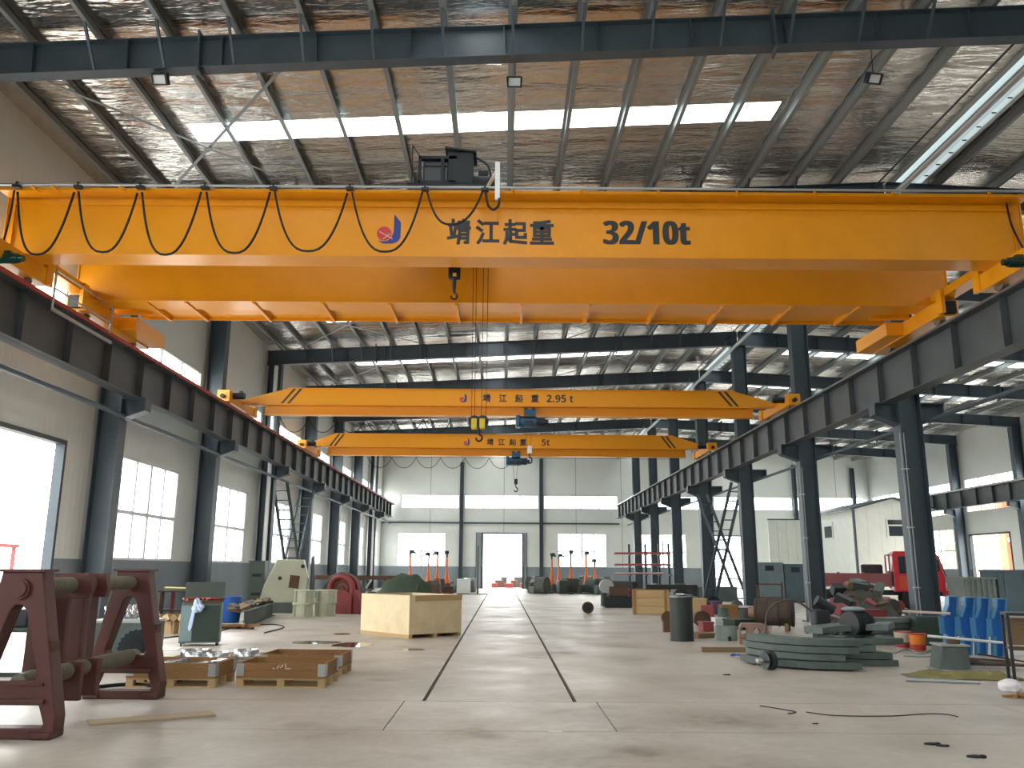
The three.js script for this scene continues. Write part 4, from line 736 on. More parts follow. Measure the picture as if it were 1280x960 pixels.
// ---- plywood crate
{
  const a = onY(494, 799), b = onY(561, 795), c = onY(466, 791), w = a.distanceTo(b), d = a.distanceTo(c), turn = Math.atan2(-(b.z - a.z), b.x - a.x);
  const o = thing('plywood_crate', 'pale plywood crate on skids standing beside the cart track', 'crate', V((b.x + c.x) / 2, 0, (b.z + c.z) / 2), turn), hC = 0.86, y0 = 0.1;
  obj('front_panel', [b2(-w / 2, w / 2, y0, y0 + hC, d / 2 - 0.015, d / 2)], M.ply, o); obj('back_panel', [b2(-w / 2, w / 2, y0, y0 + hC, -d / 2, -d / 2 + 0.015)], M.ply, o);
  for (const s of [-1, 1]) obj('side_panel', [b2(s * w / 2, s * (w / 2 - 0.015), y0, y0 + hC, -d / 2 + 0.015, d / 2 - 0.015)], M.ply, o);
  obj('floor_panel', [b2(-w / 2, w / 2, y0 - 0.02, y0, -d / 2, d / 2)], M.ply, o);
  obj('top_batten', [b2(-w / 2 + 0.16, w / 2, y0 + hC - 0.13, y0 + hC, d / 2, d / 2 + 0.02)], M.pine, o);
  for (const x of [-w / 2 + 0.05, 0, w / 2 - 0.06]) obj('skid', [b2(x - 0.05, x + 0.05, 0, y0 - 0.02, -d / 2, d / 2)], M.pine, o);
  obj('lid_panel', [b2(-w / 2 + 0.02, w / 2 - 0.02, y0 + hC - 0.09, y0 + hC - 0.075, -d / 2 + 0.02, d / 2 - 0.02)], M.plank, o);
  // tarpaulined motor behind the crate
  const q = at(500, 775), T = thing('covered_motor', 'dark green motor half under a tarpaulin behind the plywood crate', 'machine', V(q.p.x, 0, q.p.z - 1.6));
  const g = new THREE.SphereGeometry(1, 28, 16, 0, 6.2832, 0, Math.PI / 2), p = g.attributes.position;
  for (let i = 0; i < p.count; i++) { const x = p.getX(i), y = p.getY(i), z = p.getZ(i), n = 1 + 0.1 * perlin.noise(x * 3, y * 3, z * 3) + 0.05 * perlin.noise(x * 9, y * 9, z * 9); p.setXYZ(i, x * n * 0.95, 0.5 + y * n * 0.88, z * n * 0.6); }
  g.computeVertexNormals();
  obj('tarpaulin', [flat(g)], M.tarp, T); obj('motor_body', [cy(0.45, 0.45, 1.5, 0, 0.5, 0, 0, 0, R(90), 24), b2(-0.85, 0.85, 0, 0.5, -0.5, 0.5)], M.machineGreen, T);
  obj('prop', [bar(V(0.15, 0.2, 0.66), V(0.5, 1.25, 0.66), 0.08, 0.05)], M.scrap, T);
  const l = onZ(480, 722, 29);
  tag(obj('steel_channel', [bx(4.2, 0.16, 0.2, onZ(458, 721, 34).x, onZ(458, 722, 34).y, -34, 0, R(4))], M.rust), 'long rusty steel channel resting on stands behind the red housing', 'steel channel');
  for (const px of [425, 455, 487]) tag(obj('stand', [b2(-0.25, 0.25, 0, 0.04, -0.25, 0.25), b2(-0.06, 0.06, 0.04, onZ(458, 722, 34).y - 0.1, -0.06, 0.06), b2(-0.2, 0.2, onZ(458, 722, 34).y - 0.12, onZ(458, 722, 34).y - 0.081, -0.15, 0.15)].map((g) => g.translate(onZ(px, 722, 34).x, 0, -34))
    , M.scrap), 'grey post stand under the long rusty channel', 'stand', 'post stands under the channel');
  const rr = rng(31);
  const tk = []; for (let i = 0; i < 26; i++) { let p2, q2 = 0; do { p2 = at(452 + rr() * 24, 742 + rr() * 20); } while (++q2 < 50 && tk.some(([x, z]) => Math.hypot(x - p2.p.x, z - p2.p.z) < 0.6)); if (q2 >= 50) continue; tk.push([p2.p.x, p2.p.z]); tag(obj('machine_part', [i % 2 ? cy(0.1 + rr() * 0.12, 0.1 + rr() * 0.12, 0.16 + rr() * 0.3, 0, 0.2, 0, i % 3 ? 1.57 : 0, rr() * 3, 0, 14) : rb(0.25 + rr() * 0.3, 0.2 + rr() * 0.2, 0.25 + rr() * 0.2, 0.03, 0, 0.18, 0, 0, rr() * 3)].map((g) => { g.computeBoundingBox(); return g.translate(p2.p.x, -g.boundingBox.min.y, p2.p.z); }), [M.scrap, M.greyGreen, M.rust, M.galv][i % 4]), ['grey cast machine part lying behind the plywood crate', 'pale green machine part lying behind the plywood crate', 'rusty machine part lying behind the plywood crate', 'bare metal part lying behind the plywood crate'][i % 4], 'machine part', ['grey parts behind the crate', 'pale green parts behind the crate', 'rusty parts behind the crate', 'bare metal parts behind the crate'][i % 4]); }
}
// ---- orange jib stands in front of the gable, both sides of the doorway
const jibSpots = [];
function jib(px, py, d, h, label, group, turn, m = M.orange) {
  const p = onZ(px, py, d); jibSpots.push([p.x, p.z, 0.6]); const o = thing('jib_stand', label, 'jib stand', V(p.x, 0, -d), turn, group);
  obj('pedestal', [cy(0.26, 0.22, 0.25, 0, 0.52, 0, 0, 0, 0, 16), cy(0.2, 0.09, h * 0.34, 0, 0.64 + h * 0.17, 0, 0, 0, 0, 14)], m, o);
  obj('base', [b2(-0.42, 0.42, 0, 0.42, -0.42, 0.42)], M.machineGreen, o);
  obj('mast', [cy(0.08, 0.06, h * 0.62, 0, 0.64 + h * 0.55, 0, 0, 0, 0, 12)], m, o);
  obj('arm', [tube([V(0, 0.6 + h * 0.8, 0), V(0, 0.64 + h * 0.92, 0), V(-0.14, 0.64 + h * 0.97, 0), V(-0.42, 0.64 + h * 0.93, 0)], 0.06, 8)], M.dark, o);
  obj('head', [rb(0.3, 0.24, 0.26, 0.04, -0.1, 0.7 + h * 0.95, 0)], M.dark, o);
}
let jn = 0; const nth = ['first', 'second', 'third', 'fourth', 'fifth'];
for (const [px, d, h] of [[512, 60, 2.1], [535, 62.5, 2.0], [546, 59, 2.0], [558, 61, 2.1]]) jib(px, 735, d, h, 'orange jib stand beyond the plywood crate, ' + nth[jn++] + ' counted from the windowed wall', 'orange stands beyond the crate', px);
jn = 0;
for (const [px, d, h] of [[690, 62, 2.0], [699, 64.5, 2.0], [714, 61, 2.2], [733, 59.6, 2.1], [744, 64, 1.6]]) jib(px, 735, d, h, 'orange jib stand across the doorway, ' + nth[jn++] + ' counted from the doorway', 'orange stands across the doorway', px * 2);
{
  const rr = rng(77), taken = [...jibSpots], heap = (x0, x1, y0, y1, d0, d1, n, mats, nm, label, cat, grp, sc = 1) => {
    for (let i = 0; i < n; i++) {
      const s = sc * (0.5 + rr() * 0.8), kind = i % 4; let d, p, q = 0; do { d = d0 + rr() * (d1 - d0); p = onZ(x0 + rr() * (x1 - x0), 735, d); } while (++q < 60 && taken.some(([x, z, r]) => Math.hypot(x - p.x, z - p.z) < r + 0.52 * s)); if (q >= 60) continue; taken.push([p.x, p.z, 0.52 * s]);
      const g = kind === 0 ? rb(0.9 * s, 0.5 * s, 0.6 * s, 0.05) : kind === 1 ? cy(0.28 * s, 0.28 * s, 0.9 * s, 0, 0, 0, 1.57, rr() * 3, 0, 14) : kind === 2 ? to(0.35 * s, 0.1 * s, 0, 0, 0, 1.57) : cy(0.4 * s, 0.25 * s, 0.6 * s, 0, 0, 0, 0, 0, 0, 12);
      if (kind !== 2) g.scale(1, 1.7, 1); g.rotateY(rr() * 3); g.computeBoundingBox();
      tag(obj(nm, [g.translate(p.x, -g.boundingBox.min.y, -d)], mats[i % mats.length]), label[i % mats.length], cat, grp[i % mats.length]);
    }
  };
  heap(505, 562, 0, 0, 53, 63, 90, [M.rust, paint(0x8a5136, 0.7, 0.2), M.scrap], 'cast_part', ['rusty cast part among the orange stands by the window', 'orange-brown cast part among the orange stands by the window', 'grey cast part among the orange stands by the window'], 'casting', ['rusty castings by the window', 'orange-brown castings by the window', 'grey castings by the window'], 0.95);
  heap(562, 590, 0, 0, 58, 64, 14, [M.galv, M.greyGreen], 'pale_part', ['bare metal part piled beside the white box', 'pale green part piled beside the white box'], 'machine part', ['bare metal parts by the white box', 'pale green parts by the white box'], 0.9);
  heap(664, 760, 0, 0, 56, 67, 150, [M.machineGreen, M.scrap, M.greyGreen], 'green_part', ['dark green machine part among the orange stands across the doorway', 'grey machine part among the orange stands across the doorway', 'pale green machine part among the orange stands across the doorway'], 'machine part', ['dark green parts across the doorway', 'grey parts across the doorway', 'pale green parts across the doorway'], 0.9);
  const w = at(579, 743), o = thing('white_cabinet', 'white box-shaped cabinet standing near the open gable doorway', 'cabinet', V(w.p.x, 0, w.p.z - 0.4));
  obj('body', [b2(-0.42, 0.42, 0.05, 0.95, -0.35, 0.35)], M.white, o); obj('door', [b2(-0.4, 0.4, 0.08, 0.92, 0.352, 0.365)], M.white, o); obj('plinth', [b2(-0.38, 0.38, 0, 0.05, -0.32, 0.32)], M.dark, o);
  const pp = at(597, 743), po = thing('sign_post', 'thin grey post on a flat foot by the gable doorway', 'post', V(pp.p.x, 0, pp.p.z));
  obj('post', [bar(V(0, 0.03, 0), V(0, 3.0, 0), 0.1, 0.1, 8)], M.steel, po); obj('foot', [b2(-0.6, 0.6, 0, 0.04, -0.2, 0.2)], M.rust, po);
}
// ---- downpipes and ladders along the windowed wall
{
  const pipe = (d, x, top, label) => tag(obj('downpipe', [tube([V(x, top, -d), V(x, 3, -d), V(x, 0.95, -d), V(x, 0.75, -d), V(x - 0.08, 0.55, -d), V(x - 0.26, 0.3, -d), V(x - 0.34, 0.1, -d), V(x - 0.35, 0, -d)], 0.085, 10, 60)], M.white), label, 'pipe');
  pipe(34.58, -9.62, 9.9, 'white downpipe with an elbow at its foot on the column beyond the tool cabinet'); pipe(63.18, -9.62, 9.9, 'white downpipe near the gable corner');
  const ladder = (a, b, w, label, plat) => {
    const o = thing('steel_ladder', label, 'ladder', a.clone()), d = b.clone().sub(a), n = Math.round(d.length() / 0.42), side = V(w / 2, 0, 0);
    for (const s of [-1, 1]) obj('stringer', [bar(side.clone().multiplyScalar(s), d.clone().add(side.clone().multiplyScalar(s)), 0.06, 0.12)], M.steel, o);
    for (let i = 1; i < n; i++) { const c = d.clone().multiplyScalar(i / n); obj('tread', [b2(-w / 2, w / 2, c.y - 0.02, c.y + 0.02, c.z - 0.1, c.z + 0.1).translate(0, 0, 0).applyMatrix4(new THREE.Matrix4().makeTranslation(c.x, 0, 0))], M.steel, o); }
  };
  const L = (px, py, d) => { const p = onZ(px, py, d); return p; };
  const fl = (p) => V(p.x, 0, p.z);
  ladder(fl(L(372, 760, 37.5)), L(350, 602, 36.2), 0.6, 'steel ladder rising to the runway behind the white downpipe', 0);
  ladder(fl(L(352, 760, 37)), L(384, 612, 38.6), 0.6, 'steel ladder by the windowed wall leaning the opposite way to its neighbour', 0);
  ladder(fl(L(884, 757, 35.6)), L(921, 603, 36.5), 0.46, 'steel ladder rising against the column between the two bays', 0);
  ladder(fl(L(932, 757, 37)), L(877, 618, 37.8), 0.46, 'steel ladder crossing behind the other ladder between the two bays', 0);
}
// ================= things on the floor, open side =================
const spots = [];                                            // floor already taken
const drop = (g, p, y = 0) => { g.computeBoundingBox(); return g.translate(p.x, y - g.boundingBox.min.y, p.z); };
const one = (name, geos, m, label, cat, grp) => tag(obj(name, geos, m), label, cat, grp);
// ---- sheave, paper, strip on the floor
{
  const q = at(735, 767), o = thing('sheave_wheel', 'dark brown sheave wheel standing alone on the open floor', 'wheel', V(q.p.x, 7.2 * q.s, q.p.z));
  const r = 7.2 * q.s; obj('rim', [lathe([[r * 0.7, -0.06], [r, -0.07], [r, -0.05], [r * 0.86, 0], [r, 0.05], [r, 0.07], [r * 0.7, 0.06], [r * 0.7, -0.06]], 32).rotateX(R(90))], M.rust, o); obj('hub', [cy(r * 0.72, r * 0.72, 0.07, 0, 0, 0, R(90), 0, 0, 24), cy(r * 0.3, r * 0.3, 0.16, 0, 0, 0, R(90), 0, 0, 16)], M.dark, o);
  const a = at(747, 778); one('paper_sheet', [bx(18 * a.s, 0.004, 0.42, a.p.x, 0.003, a.p.z, 0, R(8))], paint(0xf2f2f0, 0.7), 'white sheet of paper lying on the open floor', 'paper');
  const c = at(694, 914.5); one('paper_label', [bx(0.14, 0.002, 0.06, c.p.x, 0.002, c.p.z)], paint(0xdcd8cf, 0.8), 'small pale label lying across the floor joint', 'label');
}
// ---- wooden crate, plates and machines behind it
{
  const a = at(818, 768.5), o = thing('wooden_crate', 'boarded wooden crate carrying a long dark plate', 'crate', V(a.p.x, 0, a.p.z - 0.55), R(-14)), w = 45 * a.s, h = 30 * a.s, d = 1.0;
  for (let i = 0; i < 3; i++) { const y0 = h * i / 3 + 0.01, y1 = h * (i + 1) / 3 - 0.005; obj('board', [b2(-w / 2, w / 2, y0, y1, d / 2 - 0.02, d / 2)], M.pine, o); obj('board', [b2(-w / 2, w / 2, y0, y1, -d / 2, -d / 2 + 0.02)], M.pine, o); for (const s of [-1, 1]) obj('board', [b2(s * w / 2, s * (w / 2 - 0.02), y0, y1, -d / 2 + 0.02, d / 2 - 0.02)], M.pine, o); }
  for (const x of [-w / 2 + 0.08, w / 2 - 0.1]) obj('batten', [b2(x - 0.05, x + 0.05, 0, h, d / 2, d / 2 + 0.02)], M.plank, o);
  obj('lid', [b2(-w / 2, w / 2, h, h + 0.02, -d / 2, d / 2)], M.plank, o);
  const pz = a.p.z - 0.5, yl = h + 0.03; one('steel_plate', [bx(66 * a.s, 0.16, 0.5, onZ(838, 731, -pz).x, yl + 0.08, pz, 0, R(-2))], M.dark, 'long dark steel plate lying on the boarded crate', 'steel plate');
  const m = at(773, 760), mc = thing('skid_machine', 'dark machine base with green and brown parts left of the boarded crate'.replace(' left of', ' beside'), 'machine', V(m.p.x, 0, m.p.z - 0.6));
  const k = m.s; obj('skid', [b2(-16 * k, 17 * k, 0, 14 * k, -0.6, 0.5)], M.dark, mc); obj('gear_case', [rb(24 * k, 12 * k, 0.8, 0.04, 2 * k, 20 * k, 0)], M.rust, mc); obj('cover', [rb(30 * k, 7 * k, 0.9, 0.03, 4 * k, 29 * k, -0.2)], M.scrap, mc); obj('flywheel', [cy(9 * k, 9 * k, 0.2, -13 * k, 26 * k, 0.2, R(90), R(30), 0, 24)], M.galv, mc); obj('pump', [cy(4 * k, 4 * k, 16 * k, -17 * k, 10 * k, 0.3, 0, 0, 0, 14)], M.machineGreen, mc);
}
// ---- bar rack with pink-marked bars
{
  const d = 52.8, p0 = onZ(770, 720, d), p1 = onZ(838, 720, d), w = p1.x - p0.x, o = thing('bar_rack', 'tall cantilever rack holding long pale and red bars', 'rack', V(p0.x, 0, -d), R(0)), lv = [692, 706, 717].map((y) => onZ(800, y, d).y), top = onZ(800, 681, d).y;
  for (const f of [0.25, 0.55, 0.8, 0.98]) { obj('post', [b2(w * f - 0.06, w * f + 0.06, 0.06, top + f * 0.1, -0.08, 0.08)], M.navy, o); obj('foot', [b2(w * f - 0.07, w * f + 0.07, 0, 0.06, -0.5, 0.6)], M.navy, o); for (const y of lv) obj('arm', [b2(w * f - 0.04, w * f + 0.04, y - 0.12, y - 0.04, -0.4, 0.5)], M.navy, o); }
  const bm = [paint(0xc0606c, 0.5), paint(0xd9b7bd, 0.5), paint(0xb04a3c, 0.5)];
  lv.forEach((y, i) => [0, 1, 2].forEach((j) => one('steel_bar', [bar(V(p0.x - 0.1, y - 0.02 + 0.02 * j, -d + 0.1 + j * 0.12), V(p1.x - (i === 2 ? 0.5 : 0), y + 0.0 + 0.02 * j, -d + 0.1 + j * 0.12), 0.08, 0.08, 8)], bm[(i + j) % 3], ['pink-ended steel bar on the cantilever rack', 'pale steel bar on the cantilever rack', 'red steel bar on the cantilever rack'][(i + j) % 3], 'steel bar', ['pink bars on the rack', 'pale bars on the rack', 'red bars on the rack'][(i + j) % 3])));
}
// ---- oil drum
{
  const q = at(856, 802), r = 15 * q.s, h = 53 * q.s, o = thing('oil_drum', 'dark green oil drum with a folded grey sheet on top', 'drum', V(q.p.x, 0, q.p.z - r));
  const dg = paint(0x262e2b, 0.55, 0.3); obj('shell', [lathe([[0, 0], [r, 0], [r, 0.02], [r * 0.97, 0.03], [r * 0.97, h * 0.32], [r, h * 0.335], [r * 0.97, h * 0.35], [r * 0.97, h * 0.65], [r, h * 0.665], [r * 0.97, h * 0.68], [r * 0.97, h - 0.03], [r, h - 0.02], [r, h], [r * 0.94, h], [r * 0.94, h - 0.02], [0, h - 0.02]], 32)], dg, o);
  one('folded_sheet', [bx(r * 1.4, 0.03, r * 1.2, q.p.x - 0.02, h + 0.03, q.p.z - r, R(4), R(20), R(6)), bx(r * 1.1, 0.02, r * 0.9, q.p.x + 0.08, h + 0.07, q.p.z - r, 0, R(40), R(-5))], M.galv, 'folded grey sheet lying on the oil drum', 'sheet');
  const f = at(835, 790); one('rusty_flange', [cy(0.16, 0.16, 0.14, f.p.x - 0.0, 0.36, f.p.z, R(80), R(30), 0, 20), b2(f.p.x - 0.12, f.p.x + 0.12, 0, 0.28, f.p.z - 0.1, f.p.z + 0.1)], M.rust, 'rusty flanged casting leaning beside the oil drum', 'casting');
}
// ---- castings and boxes between the drum and the curved plates
{
  const q = at(911, 801), ring = thing('cast_ring', 'pale green cast ring standing on the floor', 'casting', V(q.p.x, 0, q.p.z - 0.18)), r = 13.5 * q.s;
  obj('body', [lathe([[r * 0.8, 0], [r, 0], [r, 17 * q.s], [r * 0.8, 17 * q.s], [r * 0.8, 0]], 30)], paint(0x7f908a, 0.6, 0.1), ring); obj('rib', [b2(-0.03, 0.03, 0, 0.1, r * 0.98, r + 0.05)], M.dark, ring);
  const b = at(943, 806), blk = thing('bearing_block', 'reddish cast block with two bores on a short pallet', 'casting', V(b.p.x + 0.05, 0.13, b.p.z - 0.2), R(-12)), w = 36 * b.s, h = 18 * b.s;
  const c1 = []; for (let i = 0; i < 14; i++) c1.push([Math.cos(i / 14 * 6.283) * h * 0.22, Math.sin(i / 14 * 6.283) * h * 0.28]);
  obj('casting', [ext([[-w / 2, 0], [w / 2, 0], [w / 2, h * 0.85], [w * 0.3, h], [-w * 0.4, h], [-w / 2, h * 0.7]], 0.35, 0.015, [c1.map(([x, y]) => [x - w * 0.38 + 0.03, y + h * 0.45]), c1.map(([x, y]) => [x + w * 0.1, y + h * 0.45])])], paint(0x8d6f66, 0.7, 0.15), blk);
  const pl = thing('short_pallet', 'short wooden pallet under the reddish cast block', 'pallet', V(b.p.x + 0.05, 0, b.p.z - 0.2), R(-12));
  for (const x of [-w / 2 + 0.06, 0, w / 2 - 0.06]) obj('bearer', [b2(x - 0.05, x + 0.05, 0, 0.1, -0.25, 0.25)], M.plank, pl); for (const z of [-0.2, 0, 0.2]) obj('deck_board', [b2(-w / 2, w / 2, 0.1, 0.125, z - 0.06, z + 0.06)], M.plank, pl);
  const tk = at(977, 790), T = (M.tankBrown = paint(0x463a30, 0.7, 0.25), 0) || thing('steel_tank', 'rusty brown cylindrical tank lying on its side', 'tank', V(tk.p.x, 0, tk.p.z - 0.6), R(-24)), tr = 0.36;
  obj('barrel', [cy(tr, tr, 0.95, 0, tr + 0.12, 0, 0, 0, R(90), 28), ...[-0.42, -0.15, 0.15, 0.42].map((x) => to(tr, 0.02, x, tr + 0.12, 0, 0, R(90), 0, 28))], M.tankBrown, T); obj('end_cap', [cy(tr + 0.02, tr + 0.02, 0.05, 0.5, tr + 0.12, 0, 0, 0, R(90), 28)], M.black, T); obj('cradle', [b2(-0.4, -0.3, 0, 0.2, -0.3, 0.3), b2(0.3, 0.4, 0, 0.2, -0.3, 0.3)], M.oldWood, T); obj('flange_end', [cy(0.14, 0.14, 0.2, -0.55, tr + 0.1, 0, 0, 0, R(90), 16)], paint(0xa07a68, 0.7), T);
  const items = [ // px, py(base), w px, h px, depth m, material, name, label, cat
    [890, 752, 66, 18, 1.0, M.greyGreen, 'steel_trough', 'long pale green trough behind the oil drum', 'trough'],
    [874, 775, 22, 26, 0.7, M.pine, 'small_crate', 'small pale crate just behind the oil drum', 'crate'],
    [913, 776, 20, 19, 0.5, M.plank, 'tilted_crate', 'brown wooden crate behind the pale green ring', 'crate'],
    [885, 790, 14, 12, 0.4, M.oxide, 'red_casting', 'red round casting beside the oil drum', 'casting'],
    [900, 783, 16, 10, 0.4, M.white, 'white_box', 'small whitish box behind the pale green ring', 'box'],
    [928, 787, 30, 12, 0.6, M.machineGreen, 'green_casting', 'dark green flat casting behind the reddish block', 'casting'],
    [895, 768, 14, 16, 0.5, paint(0x5a4666, 0.6), 'purple_drum', 'dull purple rounded part behind the small crate', 'part'],
    [878, 798, 26, 6, 0.5, M.oldWood, 'timber_block', 'short timber block on the floor beside the oil drum', 'timber'],
  ];
  items.forEach(([px, py, w2, h2, d2, m, n, l, c], i) => { const e = at(px, py); spots.push([e.p.x, e.p.z - d2 / 2, w2 * e.s / 2 + 0.1]); const W = w2 * e.s, Hh = h2 * e.s, g = thing(n, l, c, V(e.p.x, 0, e.p.z - d2 / 2), R(-8 + i * 5)); obj('body', [rb(W, Hh, d2, 0.02, 0, Hh / 2, 0)], m, g); obj('top_edge', [b2(-W / 2 - 0.01, W / 2 + 0.01, Hh - 0.04, Hh + 0.005, -d2 / 2 - 0.01, d2 / 2 + 0.01)], m, g); obj('skid', [b2(-W * 0.4, -W * 0.3, -0.0, 0.03, -d2 / 2 - 0.02, d2 / 2 + 0.02), b2(W * 0.3, W * 0.4, 0, 0.03, -d2 / 2 - 0.02, d2 / 2 + 0.02)], M.oldWood, g); });
  const bb = at(918, 815); one('timber_beam', [bx(82 * bb.s, 0.09, 0.12, bb.p.x, 0.045, bb.p.z, 0, R(1))], M.oldWood, 'long weathered timber lying in front of the pale green ring', 'timber');
  const cl = at(930, 822), cg = new THREE.PlaneGeometry(0.5, 0.16, 16, 6), cp = cg.attributes.position; for (let i = 0; i < cp.count; i++) cp.setZ(i, 0.05 + 0.05 * perlin.noise(cp.getX(i) * 9, cp.getY(i) * 9, 3)); cg.computeVertexNormals(); cg.rotateX(-Math.PI / 2);
  one('blue_cloth', [flat(cg).translate(cl.p.x, 0, cl.p.z)], paint(0x24409a, 0.9), 'crumpled blue cloth on the floor by the timber', 'cloth');
  const wh = at(961, 838), ax = thing('flanged_wheel', 'dark flanged wheel on a shiny axle stub before the curved plates', 'wheel', V(wh.p.x, 0.15, wh.p.z - 0.05), R(20)); obj('tread', [cy(0.15, 0.15, 0.09, 0.05, 0, 0, 0, 0, R(90), 24)], M.dark, ax); obj('flange', [cy(0.1, 0.13, 0.06, -0.02, 0, 0, 0, 0, R(90), 24)], M.scrapMetal, ax); obj('axle', [cy(0.04, 0.04, 0.2, -0.1, 0, 0, 0, 0, R(90), 12)], M.shine, ax);
  const wr = rng(5); for (let i = 0; i < 3; i++) { const p0 = at(925 + i * 8, 826 + i * 3), Q = []; for (let j = 0; j < 6; j++) Q.push(V(p0.p.x + j * 0.09, 0.015 + 0.02 * (j % 2), p0.p.z + 0.05 * Math.sin(j * 2 + i))); one('wire_offcut', [tube(Q, 0.007, 5)], M.rust, 'thin bent wire offcut near the flanged wheel', 'wire', 'wire offcuts by the flanged wheel'); }
}
// ---- piles of curved steel segments
M.segment = paint(0x4b5652, 0.55, 0.16); M.segment2 = paint(0x5a6562, 0.5, 0.2); let segN = 0;
function arcSlab(r0, r1, t, a0, a1) {
  const pts = [], n = 14; for (let i = 0; i <= n; i++) { const a = a0 + (a1 - a0) * i / n; pts.push([Math.cos(a) * r1, Math.sin(a) * r1]); } for (let i = n; i >= 0; i--) { const a = a0 + (a1 - a0) * i / n; pts.push([Math.cos(a) * r0, Math.sin(a) * r0]); }
  return ext(pts, t, 0.006).rotateX(-Math.PI / 2);                  // plan: x right, -z is +angle
}
{
  const seg = (c, y, a0, a1, r0, r1, tilt, label, group, t = 0.105) => one('curved_segment', [mv(arcSlab(r0, r1, t, R(a0), R(a1)), c.x, y + t / 2, c.z, tilt[0], tilt[1], tilt[2])], segN++ % 3 === 1 ? M.segment2 : M.segment, label, 'steel segment', group);
  const E = onY(1062, 839), C = V(E.x, 0, E.z - 1.35), j = rng(9);
  for (let i = 0; i < 4; i++) seg(V(C.x + 0.2 * j() - 0.1, 0, C.z + 0.18 * j() - 0.06), 0.03 + i * 0.118, 174 + 8 * j(), 262 + 18 * j(), 0.93, 1.35, [0, R(16 * j() - 8), 0], ['curved grey-green steel plate at the bottom of the biggest pile', 'curved grey-green steel plate second from the bottom of the biggest pile', 'curved grey-green steel plate third from the bottom of the biggest pile', 'curved grey-green steel plate fourth up in the biggest pile'][i]);
  seg(V(C.x + 0.35, 0, C.z + 1.45), 0.52, 58, 128, 0.95, 1.35, [R(3), R(-8), R(4)], 'curved steel plate lying across the top of the biggest pile');
  for (const x of [-0.9, -0.2]) one('timber_spacer', [bx(0.12, 0.03, 0.5, C.x + x * 0.8, 0.015, C.z + 0.85 + x * 0.1, 0, R(45))], M.oldWood, 'flat timber spacer under the biggest pile of curved plates', 'timber', 'spacers under the biggest pile');
  const E2 = onY(1098, 833), C2 = V(E2.x, 0, E2.z - 1.2);
  for (let i = 0; i < 4; i++) seg(V(C2.x + 0.1 * (i % 2), 0, C2.z + 0.05 * j()), i * 0.118, 215, 285 - 9 * (i % 3), 0.8, 1.2, [0, R(5 * j()), 0], 'curved steel plate under the black motor, ' + ['bottom one', 'second up', 'third up', 'top one'][i]);
  const mq = V(C2.x - 0.2, 0.48, C2.z + 0.95), mo = thing('black_motor', 'black round motor with a grey rag on top, resting on curved plates', 'motor', mq, R(30));
  obj('casing', [cy(0.2, 0.2, 0.42, 0, 0.21, 0, 0, 0, R(90), 24), ...[...Array(7)].map((_, i) => cy(0.215, 0.215, 0.014, -0.17 + i * 0.055, 0.21, 0, 0, 0, R(90), 24))], M.dark, mo); obj('end_bell', [cy(0.17, 0.17, 0.06, 0.24, 0.21, 0, 0, 0, R(90), 20)], M.black, mo); obj('foot', [b2(-0.18, 0.18, 0, 0.03, -0.2, 0.2)], M.dark, mo);
  one('grey_rag', [sp(0.18, mq.x - 0.05, mq.y + 0.45, mq.z, 1.2, 0.25, 0.8)], paint(0x8d979c, 0.9, 0.2), 'grey rag draped on the black motor', 'rag');
  const v2 = onZ(1049, 800, -C2.z - 0.6); const pm = thing('pump_unit', 'small dark pump with hoses behind the curved plates', 'pump', V(v2.x, 0, C2.z - 0.25)); obj('casing', [cy(0.16, 0.16, 0.6, 0, 0.3, 0, 0, 0, 0, 16), rb(0.3, 0.3, 0.3, 0.05, 0, 0.72, 0), cy(0.1, 0.1, 0.36, 0.1, 0.95, 0, 0, 0, R(60), 12)], M.dark, pm); obj('hose', [tube([V(-0.1, 0.8, 0), V(-0.5, 1.05, -0.1), V(-0.9, 0.85, -0.2), V(-1.0, 0.4, -0.2), V(-1.1, 0.05, -0.2)], 0.02, 8)], M.scrap, pm);
  // further piles
  const E3 = onY(1108, 806), C3 = V(E3.x, 0, E3.z - 1.3);
  for (let i = 0; i < 5; i++) seg(V(C3.x + 0.12 * j(), 0, C3.z + 0.1 * j()), i * 0.118, 225, 300, 0.9, 1.3, [0, R(6 * j() - 3), 0], 'curved steel plate behind the paint buckets, ' + ['bottom one', 'second up', 'third up', 'fourth up', 'top one'][i]);
  const E4 = at(1160, 800); for (let i = 0; i < 3; i++) one('box_beam', [rb(52 * E4.s, 0.2, 0.5, 0.01, onZ(1160, 790, 19.4).x + 0.05 * i, 0.1 + i * 0.205, -19.4, 0, R(3 * i - 3))], M.machineGreen, ['bottom', 'middle', 'top'][i] + ' dark green box beam of the stack beside the blue plates', 'steel beam', 'green beams beside the blue plates');
  const rb2 = onZ(1086, 770, 21.2); one('red_box_section', [bx(0.75, 0.22, 0.3, rb2.x, 0.56, -21.2, 0, R(6))], M.oxide, 'red painted box section lying on two timber blocks', 'steel section'); for (const x of [-0.25, 0.25]) one('timber_prop', [b2(-0.1, 0.1, 0, 0.45, -0.12, 0.12).translate(rb2.x + x, 0, -21.2)], M.oldWood, 'timber block under the red box section', 'timber', 'props under the red section');
  
  const wp = at(1165, 790); one('striped_pole', [bar(V(onZ(1128, 764, 17.5).x, onZ(1128, 764, 17.5).y, -17.5), V(onZ(1188, 767, 17).x, onZ(1188, 767, 17).y, -17), 0.05, 0.05, 8)], paint(0xb8a69c, 0.6), 'pale pole lying on the green box beams', 'pole');
}
